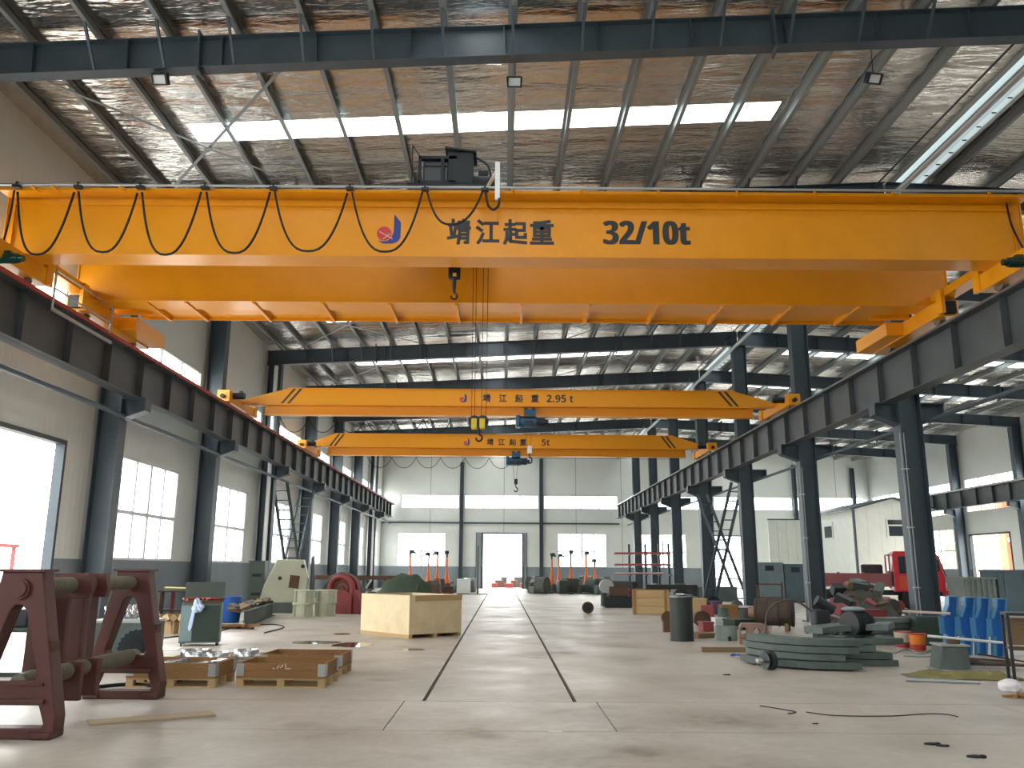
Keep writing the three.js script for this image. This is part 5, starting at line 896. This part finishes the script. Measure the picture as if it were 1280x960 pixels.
// ---- paint buckets
{
  const bucket = (px, py, body, band, label) => { const q = at(px, py), r = 10 * q.s, h = 21 * q.s, o = thing('paint_bucket', label, 'bucket', V(q.p.x, 0, q.p.z - r), 0); obj('shell', [lathe([[0, 0], [r * 0.82, 0], [r, h], [r * 0.92, h], [r * 0.76, 0.02], [0, 0.02]], 24)], body, o); obj('band', [lathe([[r * 0.9, h * 0.1], [r * 0.9 + 0.003, h * 0.1], [r * 0.94 + 0.003, h * 0.4], [r * 0.93, h * 0.4]], 24)], band, o); obj('rim', [to(r, 0.012, 0, h, 0, R(90), 0, 0, 24)], band, o); };
  bucket(1134, 812, paint(0xb9b3a2, 0.6), paint(0x9a3038, 0.6), 'whitish paint bucket with a red lower band');
  bucket(1153, 815, paint(0xd8761e, 0.5), paint(0xa32a26, 0.5), 'orange paint bucket with a red rim');
  const hp = [[1118, 818], [1135, 812], [1150, 818], [1168, 812], [1180, 820], [1160, 822], [1130, 821]].map(([x, y]) => { const p = onY(x, y); p.y = 0.02; return p; }); one('air_hose', [tube(hp, 0.014, 6, 60)], paint(0x8aa0a8, 0.5), 'pale blue hose coiled on the floor by the buckets', 'hose');
}
// ---- four blue shaped panels
{
  M.blueA = paint(0x0f559c, 0.4, 0.08); M.blueB = paint(0x4a82ad, 0.4);
  [1196, 1217, 1236, 1257].forEach((px, i) => {
    const q = at(px, 818 + i), k = q.s, o = thing('shaped_plate', 'bright blue shaped steel plate with pale edges, ' + ['first', 'second', 'third', 'last'][i] + ' of the row counted from the buckets', 'steel plate', V(q.p.x, 0, q.p.z), R(-6), 'blue plates standing in a row'), sc = (a) => a.map(([x, y]) => [x * k, y * k]);
    const P = [[-11, 0], [-9, 24], [-9.5, 34], [-9, 46], [-3, 60], [-2, 70], [9, 70], [8, 60], [-2, 0]];
    obj('face', [ext(sc(P), 0.1, 0.004).translate(0, 0, -0.1)], M.blueA, o);
    const edge = (a, b) => obj('edge_strip', [bar(V(a[0] * k, a[1] * k, -0.09), V(b[0] * k, b[1] * k, -0.09), 0.2, 0.022)], M.blueB, o);
    edge([-2, 0], [9, 70]); edge([-11, 0], [-9, 24]); edge([-9, 24], [-9, 46]); edge([-9, 46], [-3, 60]); edge([-3, 60], [-2, 70]); edge([-2, 70], [9, 70]);
    obj('back_stay', [bar(V(4 * k, 40 * k, -0.1), V(6 * k, 0, -0.75), 0.04, 0.04)], M.scrap, o);
  });
}
// ---- housing, poles, tarpaulin, stand, bag
{
  const q = at(1205, 840), o = thing('gear_cover', 'dull grey-green cast cover on the floor before the blue plates', 'casting', V(q.p.x, 0, q.p.z - 0.3), R(-8)), k = q.s;
  obj('body', [ext([[-24 * k, 0], [14 * k, 0], [13 * k, 30 * k], [-18 * k, 30 * k]], 0.5, 0.02)], M.greyGreen, o); obj('lip', [b2(-20 * k, 15 * k, 30 * k, 32 * k, -0.28, 0.28), b2(-26 * k, 15 * k, 0, 2 * k, -0.3, 0.3)], M.galv, o); obj('boss', [cy(8 * k, 8 * k, 6 * k, 2 * k, 34 * k, 0, 0, 0, 0, 20)], M.rust, o);
  const y1 = 33 * k + 0.02; one('white_tube', [bar(V(onZ(1160, 800, -q.p.z + 0.5).x, 0.52, q.p.z - 0.5), V(onZ(1272, 814, -q.p.z + 0.3).x, 0.42, q.p.z - 0.2), 0.045, 0.045, 8)], M.white, 'white tube leaning over the cast cover', 'tube');
  const j = rng(21); for (let i = 0; i < 10; i++) { const e = at(1215 + j() * 60, 832 + j() * 8); one('scrap_rod', [bar(V(e.p.x - 0.2 - j() * 0.4, 0.05 + j() * 0.15, e.p.z - 0.2), V(e.p.x + 0.3, 0.03 + j() * 0.1, e.p.z + 0.15 * j()), 0.03 + 0.03 * j(), 0.03, 6)], [M.rust, M.oldWood, M.scrap][i % 3], ['rusty rod in the scrap beside the cast cover', 'wooden stick in the scrap beside the cast cover', 'grey rod in the scrap beside the cast cover'][i % 3], 'rod', ['rusty rods by the cover', 'sticks by the cover', 'grey rods by the cover'][i % 3]); }
  const a = onY(1120, 842), b = onY(1285, 850), L = b.x - a.x, tg = new THREE.PlaneGeometry(L, 0.7, 60, 14), tp = tg.attributes.position;
  for (let i = 0; i < tp.count; i++) { const x = tp.getX(i), y = tp.getY(i), e = Math.min(1, 5 * (0.5 - Math.abs(y / 0.7))) * Math.min(1, 3 * (L / 2 - Math.abs(x))); tp.setXYZ(i, x, y + 0.12 * perlin.noise(x * 1.3, 2, 2), 0.012 + e * (0.06 + 0.07 * perlin.noise(x * 4, y * 5, 1) + 0.03 * perlin.noise(x * 13, y * 13, 7))); } tg.computeVertexNormals(); tg.rotateX(-Math.PI / 2);
  one('tarpaulin', [flat(tg).translate((a.x + b.x) / 2, 0, (a.z + b.z) / 2 + 0.1)], paint(0x7a7245, 0.9, 0.25), 'crumpled olive tarpaulin spread on the floor before the cast cover', 'tarpaulin');
  const p0 = onY(1133, 852), p1 = onY(1226, 856); one('grey_tube', [bar(V(p0.x, 0.03, p0.z), V(p1.x, 0.03, p1.z), 0.05, 0.05, 10)], M.galv, 'pale grey tube on the floor along the olive tarpaulin', 'tube');
  const s = at(1280, 856), st = thing('welding_stand', 'dark angle-iron stand beside the white bag', 'stand', V(s.p.x + 0.12, 0, s.p.z), R(-20)), hS = 84 * s.s;
  for (const [x, z] of [[-0.25, 0.2], [0.25, 0.2], [-0.25, -0.2], [0.25, -0.2]]) obj('leg', [b2(x - 0.02, x + 0.02, 0, hS, z - 0.02, z + 0.02)], M.dark, st); obj('top_frame', [b2(-0.27, 0.27, hS, hS + 0.04, -0.22, 0.22)], M.dark, st); obj('shelf', [b2(-0.25, 0.25, hS * 0.5, hS * 0.53, -0.2, 0.2)], M.rust, st); obj('back_plate', [b2(-0.22, 0.22, hS * 0.55, hS * 0.95, -0.2, -0.18)], M.oldWood, st);
  const bq = at(1263, 864), bg = new THREE.SphereGeometry(0.13, 24, 16), bp = bg.attributes.position; for (let i = 0; i < bp.count; i++) { const v = V(bp.getX(i), bp.getY(i), bp.getZ(i)), n = 1 + 0.22 * perlin.noise(v.x * 16, v.y * 16, v.z * 16); bp.setXYZ(i, v.x * n * 1.1, Math.max(-0.07, v.y * n * 0.7), v.z * n); } bg.computeVertexNormals();
  one('plastic_bag', [flat(bg).translate(bq.p.x, 0.07, bq.p.z)], paint(0xe4dfe2, 0.5), 'crumpled white plastic bag on the floor by the angle-iron stand', 'bag');
  const d3 = at(1270, 872); for (let i = 0; i < 5; i++) one('timber_scrap', [bx(0.12 + 0.03 * i, 0.03, 0.06, d3.p.x - 0.1 + i * 0.07, 0.016 + (i > 2 ? 0.032 : 0), d3.p.z + 0.04 * (i % 2), 0, i, 0)], M.plank, 'small timber scrap beside the white bag', 'timber', 'timber scraps by the white bag');
}
// ---- scrap heap under and beyond the middle columns
{
  const j = rng(55), mats = [M.scrap, paint(0x4d3b30, 0.8, 0.25), M.greyGreen, M.galv, M.oxide, M.oldWood, M.dark];
  const L = ['grey scrap part in the long heap before the truck', 'rusty scrap part in the long heap before the truck', 'pale green scrap part in the long heap before the truck', 'bare metal scrap part in the long heap before the truck', 'red-brown scrap part in the long heap before the truck', 'wooden scrap in the long heap before the truck', 'black scrap part in the long heap before the truck'], G = ['grey', 'rusty', 'pale green', 'bare metal', 'red-brown', 'wooden', 'black'].map((s) => s + ' scrap before the truck');
  // a low bank of swarf and dirt with loose parts lying on and around it
  const bank = (x, d) => { const px = 629.6 + x * FOC / (d * 0.977 - 0.2), u = (px - 1080) / 58, v = (d - 24.1) / 3.3; return 1.25 * Math.max(0, 1 - u * u) * Math.max(0, 1 - v * v) * (0.75 + 0.5 * perlin.noise(x * 1.7, d * 1.7, 3)); };
  const bg = new THREE.PlaneGeometry(1, 1, 60, 60), bp = bg.attributes.position; for (let i = 0; i < bp.count; i++) { const d = 20.6 + (bp.getY(i) + 0.5) * 7, x = 8 + (bp.getX(i) + 0.5) * 5.5, h = bank(x, d); bp.setXYZ(i, x, h > 0.01 ? h + 0.12 * perlin.noise(x * 5, d * 5, 1) * Math.min(1, h * 3) : -0.02, -d); }
  { const ix = bg.index.array; for (let i = 0; i < ix.length; i += 3) { const t = ix[i]; ix[i] = ix[i + 1]; ix[i + 1] = t; } }
  bg.computeVertexNormals(); const heapO = one('swarf_heap', [flat(bg)], paint(0x4a463f, 0.9, 0.5), 'dark bank of metal swarf and dirt behind the middle columns', 'swarf'); heapO.userData.kind = 'stuff';
  const free = (p, r) => { if (spots.some(([x, z, q]) => Math.hypot(x - p.x, z - p.z) < r + q)) return false; spots.push([p.x, p.z, r]); return true; };
  for (let i = 0; i < 420; i++) {
    const d = 18.6 + j() * 9.6, p = onZ(1022 + j() * 116, 750, d), k = i % 7, q = j(); if ((Math.abs(p.x - XM) < 0.6 && (Math.abs(d - dOf(0)) < 0.7 || Math.abs(d - dOf(1)) < 0.7)) || (d < 19.6 && p.x < 9.9) || !free(p, 0.15)) continue;
    const g = q < 0.25 ? cy(0.06 + j() * 0.1, 0.06 + j() * 0.1, 0.2 + j() * 0.3, 0, 0, 0, 1.57, j() * 3, j() * 0.3, 10) : q < 0.6 ? rb(0.2 + j() * 0.25, 0.1 + j() * 0.2, 0.2 + j() * 0.15, 0.02, 0, 0, 0, j() * 0.5, j() * 3, j() * 0.4) : q < 0.8 ? to(0.12 + j() * 0.08, 0.04, 0, 0, 0, 1.2 + j(), j(), 0, 14) : bx(0.5 + j() * 0.4, 0.05, 0.1, 0, 0, 0, 0, j() * 3, j() * 0.25);
    one('scrap_part', [drop(g, p, Math.max(0, bank(p.x, d) - 0.03))], mats[k], L[k], 'scrap', G[k]);
  }
  for (let i = 0; i < 60; i++) { const d = 24 + j() * 12, p = onZ(862 + j() * 100, 750, d), k = i % 7; if (Math.abs(p.x - XM) < 0.7 || !free(p, 0.42)) continue; one('stored_part', [drop(i % 2 ? rb(0.3 + j() * 0.4, 0.2 + j() * 0.35, 0.4, 0.02, 0, 0, 0, 0, j() * 3) : cy(0.15 + j() * 0.15, 0.15 + j() * 0.15, 0.3 + j() * 0.3, 0, 0, 0, i % 4 ? 1.57 : 0, j() * 3, 0, 16), p)], mats[k], L[k].replace('scrap', 'stored').replace('in the long heap before the truck', 'on the floor around the ladders of the two bays').replace('wooden stored', 'wooden piece stored'), 'part', G[k].replace('scrap before the truck', 'parts around the ladders')); }
  for (let i = 0; i < 60; i++) { const d = 38 + j() * 20, p = onZ(762 + j() * 105, 740, d), k = i % 7; if ((Math.abs(d - 52.8) < 1.1 && p.x < 10.6) || (Math.abs(p.x - XM) < 0.9 && Math.abs((d - FRAME0 + BAY / 2) % BAY - BAY / 2) < 0.9) || !free(p, 0.6)) continue; one('far_part', [drop(i % 2 ? rb(0.5 + j() * 0.5, 0.3 + j() * 0.6, 0.5, 0.03, 0, 0, 0, 0, j() * 3) : cy(0.2 + j() * 0.25, 0.2 + j() * 0.25, 0.5 + j() * 0.4, 0, 0, 0, i % 4 ? 1.57 : 0, j() * 3, 0, 16), p)], mats[k], L[k].replace('scrap', 'stored').replace('in the long heap before the truck', 'on the floor around the cantilever rack').replace('wooden stored', 'wooden piece stored'), 'part', G[k].replace('scrap before the truck', 'parts around the rack')); }
  const f = onZ(962, 735, 33), fr = thing('pipe_trestle', 'rusty rail frame standing behind the lying tank', 'frame', V(f.x, 0, -33)); obj('rail', [b2(-0.5, 0.5, 1.05, 1.1, -0.03, 0.03), b2(-0.5, 0.5, 0.55, 0.6, -0.03, 0.03)], M.rust, fr); for (const x of [-0.47, 0.47]) obj('post', [b2(x - 0.03, x + 0.03, 0, 1.1, -0.03, 0.03)], M.rust, fr);
  one('roof_strut', [bar(V(onZ(1010, 770, 18).x, 0, -18), V(onZ(1018, 750, 18.2).x, 0.75, -18.2), 0.05, 0.05, 8), tube([V(onZ(1010, 770, 18.2).x, 0, -18.2), V(onZ(1012, 752, 18.2).x, 0.55, -18.2), V(onZ(1020, 748, 18.2).x, 0.75, -18.2), V(onZ(1040, 752, 18.4).x, 0.66, -18.4), V(onZ(1060, 758, 18.6).x, 0.55, -18.6)], 0.022, 8, 30)], M.galv, 'bent grey tube arching over the scrap beside the lying tank', 'tube');
}
// ---- electrical cabinets beyond the middle columns
{
  const d = 44, c = (px0, px1, py, m, label, doors) => { const a = onZ(px0, 740, d), b = onZ(px1, 740, d), w = b.x - a.x, h = onZ((px0 + px1) / 2, py, d).y, o = thing('steel_cabinet', label, 'cabinet', V((a.x + b.x) / 2, 0, -d)); obj('body', [b2(-w / 2, w / 2, 0.08, h, -0.9, 0)], m, o); obj('plinth', [b2(-w / 2 + 0.03, w / 2 - 0.03, 0, 0.08, -0.88, -0.03)], M.dark, o); for (let i = 0; i < doors; i++) { const x0 = -w / 2 + w * i / doors + 0.03, x1 = -w / 2 + w * (i + 1) / doors - 0.03, dr = obj('door', [b2(x0, x1, 0.15, h - 0.55, 0, 0.02)], m, o); obj('handle', [b2(x1 - 0.12, x1 - 0.08, h * 0.4, h * 0.52, 0.02, 0.05)], M.dark, dr); obj('vent', [b2((x0 + x1) / 2 - 0.22, (x0 + x1) / 2 + 0.22, h - 0.42, h - 0.16, 0, 0.012)], M.dark, o); } };
  c(946, 981, 703, paint(0x6c7c82, 0.5, 0.08), 'tall grey-blue steel cabinet beside the darker one', 1); c(982, 1010, 705, paint(0x4d6066, 0.5, 0.1), 'darker tall grey-blue steel cabinet beside the column', 1);
}
// ---- prefabricated site office and partition
{
  const D0 = 58, x0 = onZ(1068, 660, D0).x, x1 = x0 + 5.4, eave = onZ(1068, 637, D0).y, ridge = eave + 0.75, dep = 9.5, o = thing('site_office', 'white two-storey prefabricated office building inside the neighbouring bay', 'cabin', V(x0, 0, -D0)), W = x1 - x0;
  M.cabin = paint(0xdfe2da, 0.6, 0.03);
  const n = 6; for (let i = 0; i < n; i++) { const a = W * i / n, b = W * (i + 1) / n, ya = eave + (ridge - eave) * (1 - Math.abs(2 * a / W - 1)), yb = eave + (ridge - eave) * (1 - Math.abs(2 * b / W - 1)); obj('wall_panel', [ext([[a + 0.006, 0], [b - 0.006, 0], [b - 0.006, yb], [a + 0.006, ya]], 0.08).translate(0, 0, -0.04)], M.cabin, o); }
  for (let i = 0; i < 8; i++) obj('wall_panel', [b2(0, 0.08, 0, eave, -0.09 - dep * i / 8 - 0.006, -0.09 - dep * (i + 1) / 8)], M.cabin, o);
  obj('corner_post', [b2(-0.06, 0.08, 0, eave, -0.1, 0.06)], M.steel, o); obj('roof', [ext([[-0.3, eave - 0.02], [W / 2, ridge], [W + 0.3, eave - 0.02], [W + 0.3, eave + 0.08], [W / 2, ridge + 0.12], [-0.3, eave + 0.08]], dep + 0.6).translate(0, 0, -dep / 2)], M.steel, o);
  const win = (g, nm) => { const w = obj('window', g[0], M.white, o); obj('pane', g[1], paint(0x2b3338, 0.15), w); };
  const a = onZ(1107, 649, D0).x - x0, b = onZ(1130, 649, D0).x - x0, yt = onZ(1118, 648, D0).y, yb = onZ(1118, 672, D0).y;
  win([[b2(a, b, yb, yt, 0, 0.05)], [b2(a + 0.1, b - 0.1, yt - 0.42, yt - 0.1, 0.05, 0.06), b2(a + 0.14, b - 0.14, yb + 0.1, yt - 0.52, 0.05, 0.06)]]);
  const p1 = onX(1030, 655, x0), p2 = onX(1041, 655, x0), t1 = onX(1035, 653, x0).y, t2 = onX(1035, 674, x0).y; win([[b2(-0.05, 0, t2, t1, p1.z + D0, p2.z + D0)], [b2(-0.06, -0.05, t2 + 0.1, t1 - 0.3, p1.z + D0 + 0.15, p2.z + D0 - 0.15)]]);
  const P = thing('partition_wall', 'white panel partition beyond the steel cabinets', 'partition', V(0, 0, -66)); const q0 = onZ(961, 680, 66).x, q1 = onZ(1008, 680, 66).x, hP = onZ(985, 650, 66).y; for (let i = 0; i < 4; i++) obj('wall_panel', [b2(q0 + (q1 - q0) * i / 4, q0 + (q1 - q0) * (i + 1) / 4 - 0.02, 0, hP, -0.05, 0.05)], M.cabin, P); obj('cap', [b2(q0, q1, hP, hP + 0.08, -0.08, 0.08)], M.steel, P);
}
// ---- truck
{
  const c = onZ(1115, 745, 37), o = thing('flatbed_truck', 'small truck with red cab and maroon drop-side bed in the neighbouring bay', 'truck', V(c.x, 0, -37), R(-20)), red = paint(0xc22432, 0.35), mar = paint(0x8d4f50, 0.6, 0.1), orng = paint(0xc8472a, 0.5), gl = paint(0x27323a, 0.1);
  const bed = new THREE.Group(); bed.name = 'bed'; o.add(bed); obj('deck', [b2(-3.1, -0.1, 0.95, 1.03, -1.05, 1.05)], mar, bed);
  for (let i = 0; i < 3; i++) for (const s of [-1, 1]) obj('side_panel', [b2(-3.1 + i * 1.0 + 0.02, -3.1 + (i + 1) * 1.0 - 0.02, 0.95, 1.5, s * 1.05, s * 1.08)], mar, bed);
  for (let i = 0; i <= 3; i++) obj('stake', [b2(-3.1 + i - 0.05, -3.1 + i + 0.05, 0.9, i === 0 ? 2.0 : 1.55, 1.06, 1.12)], mar, bed); obj('tailgate', [b2(-3.13, -3.1, 0.95, 1.5, -1.05, 1.05)], mar, bed);
  obj('headboard', [b2(-0.1, -0.04, 0.95, 2.3, -1.05, -1.0), b2(-0.1, -0.04, 0.95, 2.3, 1.0, 1.05), b2(-0.1, -0.04, 2.24, 2.3, -1.05, 1.05), b2(-0.09, -0.05, 0.95, 1.6, -1.05, 1.05)], mar, bed);
  const cab = new THREE.Group(); cab.name = 'cab'; o.add(cab); obj('shell', [ext([[0.05, 0.75], [1.95, 0.75], [2.0, 1.35], [1.78, 2.25], [1.6, 2.42], [0.15, 2.42], [0.05, 2.3]], 2.1, 0.05)], red, cab);
  obj('side_window', [ext([[0.28, 1.5], [1.68, 1.5], [1.52, 2.2], [0.28, 2.2]], 2.14)], gl, cab); obj('windscreen', [bx(0.03, 0.86, 1.8, 1.93, 1.82, 0, 0, 0, R(13.5))], gl, cab); obj('door_panel', [b2(0.25, 1.55, 0.85, 1.4, 1.05, 1.075)], orng, cab); obj('bumper', [rb(0.15, 0.3, 2.1, 0.04, 2.02, 0.72, 0)], red, cab); for (const s of [-1, 1]) obj('headlamp', [b2(1.98, 2.03, 0.95, 1.15, s * 0.65, s * 0.95)], M.white, cab); obj('mirror', [b2(1.7, 1.76, 1.6, 2.05, 1.2, 1.4), bar(V(1.72, 2.05, 1.3), V(1.7, 2.15, 1.0), 0.03)], M.dark, cab);
  obj('chassis', [b2(-3, 1.9, 0.6, 0.8, -0.5, -0.35), b2(-3, 1.9, 0.6, 0.8, 0.35, 0.5)], M.dark, o);
  for (const [x, s] of [[0.75, 1], [0.75, -1], [-2.2, 1], [-2.2, -1]]) { const w = obj('wheel', [lathe([[0.2, -0.12], [0.42, -0.12], [0.45, -0.06], [0.45, 0.06], [0.42, 0.12], [0.2, 0.12]], 24).rotateX(R(90)).translate(x, 0.45, s * 0.92)], M.rubber, o); obj('rim', [cy(0.22, 0.22, 0.16, x, 0.45, s * 0.94, R(90), 0, 0, 18)], M.scrap, w); }
  const ld = onZ(1090, 717, 37.6); one('load_box', [rb(0.85, 0.85, 0.7, 0.08, ld.x, 1.032 + 0.425, ld.z, 0, R(-20))], paint(0x3a3234, 0.7), 'dark rounded box loaded on the truck bed', 'box');
}
// ---- containers by the far doorway
{
  const d = 33, mk = (px0, px1, py, n, m, label) => { const a = onZ(px0, 740, d), b = onZ(px1, 740, d), w = b.x - a.x, h = onZ((px0 + px1) / 2, py, d).y, o = thing('steel_container', label, 'container', V((a.x + b.x) / 2, 0, -d)); obj('body', [b2(-w / 2, w / 2, 0, h, -1.2, 0)], m, o); for (let i = 0; i < n; i++) { const x = -w / 2 + w * (i + 0.5) / n; obj('rib', [b2(x - w / n * 0.22, x + w / n * 0.22, 0.05, h - 0.05, 0, 0.05)], m, o); } obj('rim', [b2(-w / 2 - 0.03, w / 2 + 0.03, h - 0.06, h + 0.02, -1.23, 0.07)], m, o); };
  mk(1206, 1246, 722, 6, paint(0x7d8580, 0.6, 0.1), 'ribbed grey steel bin beyond the blue plates'); mk(1249, 1300, 713, 2, paint(0x5f7078, 0.6, 0.08), 'blue-grey steel container beyond the blue plates');
}
// ---- foreground litter
{
  const a = onY(110, 905), b = onY(266, 893), dir = b.clone().sub(a); one('wooden_board', [bx(dir.length(), 0.02, 0.3, (a.x + b.x) / 2, 0.011, (a.z + b.z) / 2, 0, Math.atan2(-dir.z, dir.x))], new THREE.MeshStandardMaterial({ map: woodTex([176, 158, 132], [140, 120, 96], 11), roughness: 0.85 }), 'pale grey board lying on the floor beside the red frame', 'board');
  const wire = (pts, label) => one('floor_wire', [tube(pts.map(([x, y]) => { const p = onY(x, y); p.y = 0.008; return p; }), 0.006, 5, 50)], M.dark, label, 'wire');
  wire([[950, 883], [975, 887], [995, 891], [985, 893]], 'short dark wire on the floor beside a longer wire'); wire([[1008, 891], [1040, 895], [1110, 896], [1170, 893], [1190, 895], [1198, 897]], 'long thin dark wire stretched across the open floor');
  [[1165, 931, 0.09], [1178, 933, 0.07], [1220, 947, 0.1], [1019, 905, 0.04], [908, 844, 0.07]].forEach(([x, y, s], i) => { const p = onY(x, y); one('dirt_clod', [sp(s * 0.5, p.x, s * 0.1, p.z, 1.4, 0.3, 0.8, 10), sp(s * 0.3, p.x + s * 0.5, s * 0.12, p.z + s * 0.2, 1.2, 0.6, 0.9, 8), sp(s * 0.25, p.x - s * 0.5, s * 0.08, p.z - s * 0.1, 1.2, 0.5, 0.9, 8)], M.black, ['small black clod of dirt on the bare floor', 'small black clod of dirt on the bare floor', 'longer black clod of dirt apart from the others', 'tiny dark clod near the long wire', 'flat dark chip on the floor before the timber'][i], 'dirt', i < 2 ? 'black dirt clods' : undefined); });
  M.water = new THREE.MeshPhysicalMaterial({ color: 0x4a4238, roughness: 0.03 });
  for (const [px, py, w, h, l] of [[395, 803, 60, 4, 'long thin puddle on the floor behind the collar boxes'], [440, 806, 48, 6, 'wider dark puddle reflecting the window'], [427, 792.5, 22, 2, 'small dark puddle closest to the flanged drums'], [516, 812, 30, 2.5, 'faint puddle before the plywood crate']]) { const q = at(px, py), n = 26, P = []; const q2 = onY(px, py - h / 2), q3 = onY(px, py + h / 2), hz = Math.abs(q2.z - q3.z) / 2; for (let i = 0; i < n; i++) { const t = i / n * 6.283, r = 1 + 0.3 * perlin.noise(Math.cos(t) * 2 + px, Math.sin(t) * 2, 1); P.push([Math.cos(t) * w * q.s / 2 * r, Math.sin(t) * hz * r]); } one('puddle', [ext(P, 0.003).rotateX(-Math.PI / 2).translate(q.p.x, 0.002, q.p.z)], M.water, l, 'puddle'); }
}
// ---- outside: a neighbouring building and goods seen through the doorways
{
  const o = thing('outside_building', 'peach and red brick building across the yard beyond the tall doorway', 'building', V(62, 0, -60)), W = paint(0xe0b48e, 0.8), Bk = paint(0xb06a52, 0.8);
  obj('wall', [b2(0, 6, 0, 11, -60, 40)], W, o); for (let i = 0; i < 10; i++) { obj('pilaster', [b2(-0.6, 0, 0, 11, -55 + i * 9.5, -53.5 + i * 9.5)], Bk, o); const w = obj('window', [b2(-0.1, 0, 1.6, 4.2, -51 + i * 9.5, -46.5 + i * 9.5)], M.white, o); obj('pane', [b2(-0.14, -0.1, 1.8, 4.0, -50.8 + i * 9.5, -46.7 + i * 9.5)], paint(0x5a6468, 0.3), w); } obj('cornice', [b2(-0.4, 0, 5.2, 5.7, -60, 40)], M.white, o);
  const j = rng(8); for (let i = 0; i < 7; i++) { const p = onZ(618 + i * 6, 730, 76 + (i % 3)); one('yard_goods', [rb(0.55 + 0.2 * (i % 2), 0.4 + 0.25 * (i % 3), 0.6, 0.05, p.x, -0.05 + (0.4 + 0.25 * (i % 3)) / 2, p.z)], [paint(0x7c2f2c, 0.6), paint(0x5d3a34, 0.6), M.scrap][i % 3], ['red crate of goods in the yard beyond the gable doorway', 'brown crate of goods in the yard beyond the gable doorway', 'grey crate of goods in the yard beyond the gable doorway'][i % 3], 'goods', ['red goods in the yard', 'brown goods in the yard', 'grey goods in the yard'][i % 3]); }
  const f = thing('yard_barrier', 'rust-red barrier rail in the yard outside the side doorway', 'barrier', V(-17, 0, 0)); const y0 = onX(30, 683, -17).y; obj('rail', [b2(-0.06, 0.06, y0 - 0.06, y0 + 0.06, -23, -30)], M.oxide, f); for (const z of [-23.2, -26.5, -29.8]) obj('post', [b2(-0.05, 0.05, -0.05, y0, z - 0.05, z + 0.05)], M.oxide, f);
}
renderer.render(scene, camera);
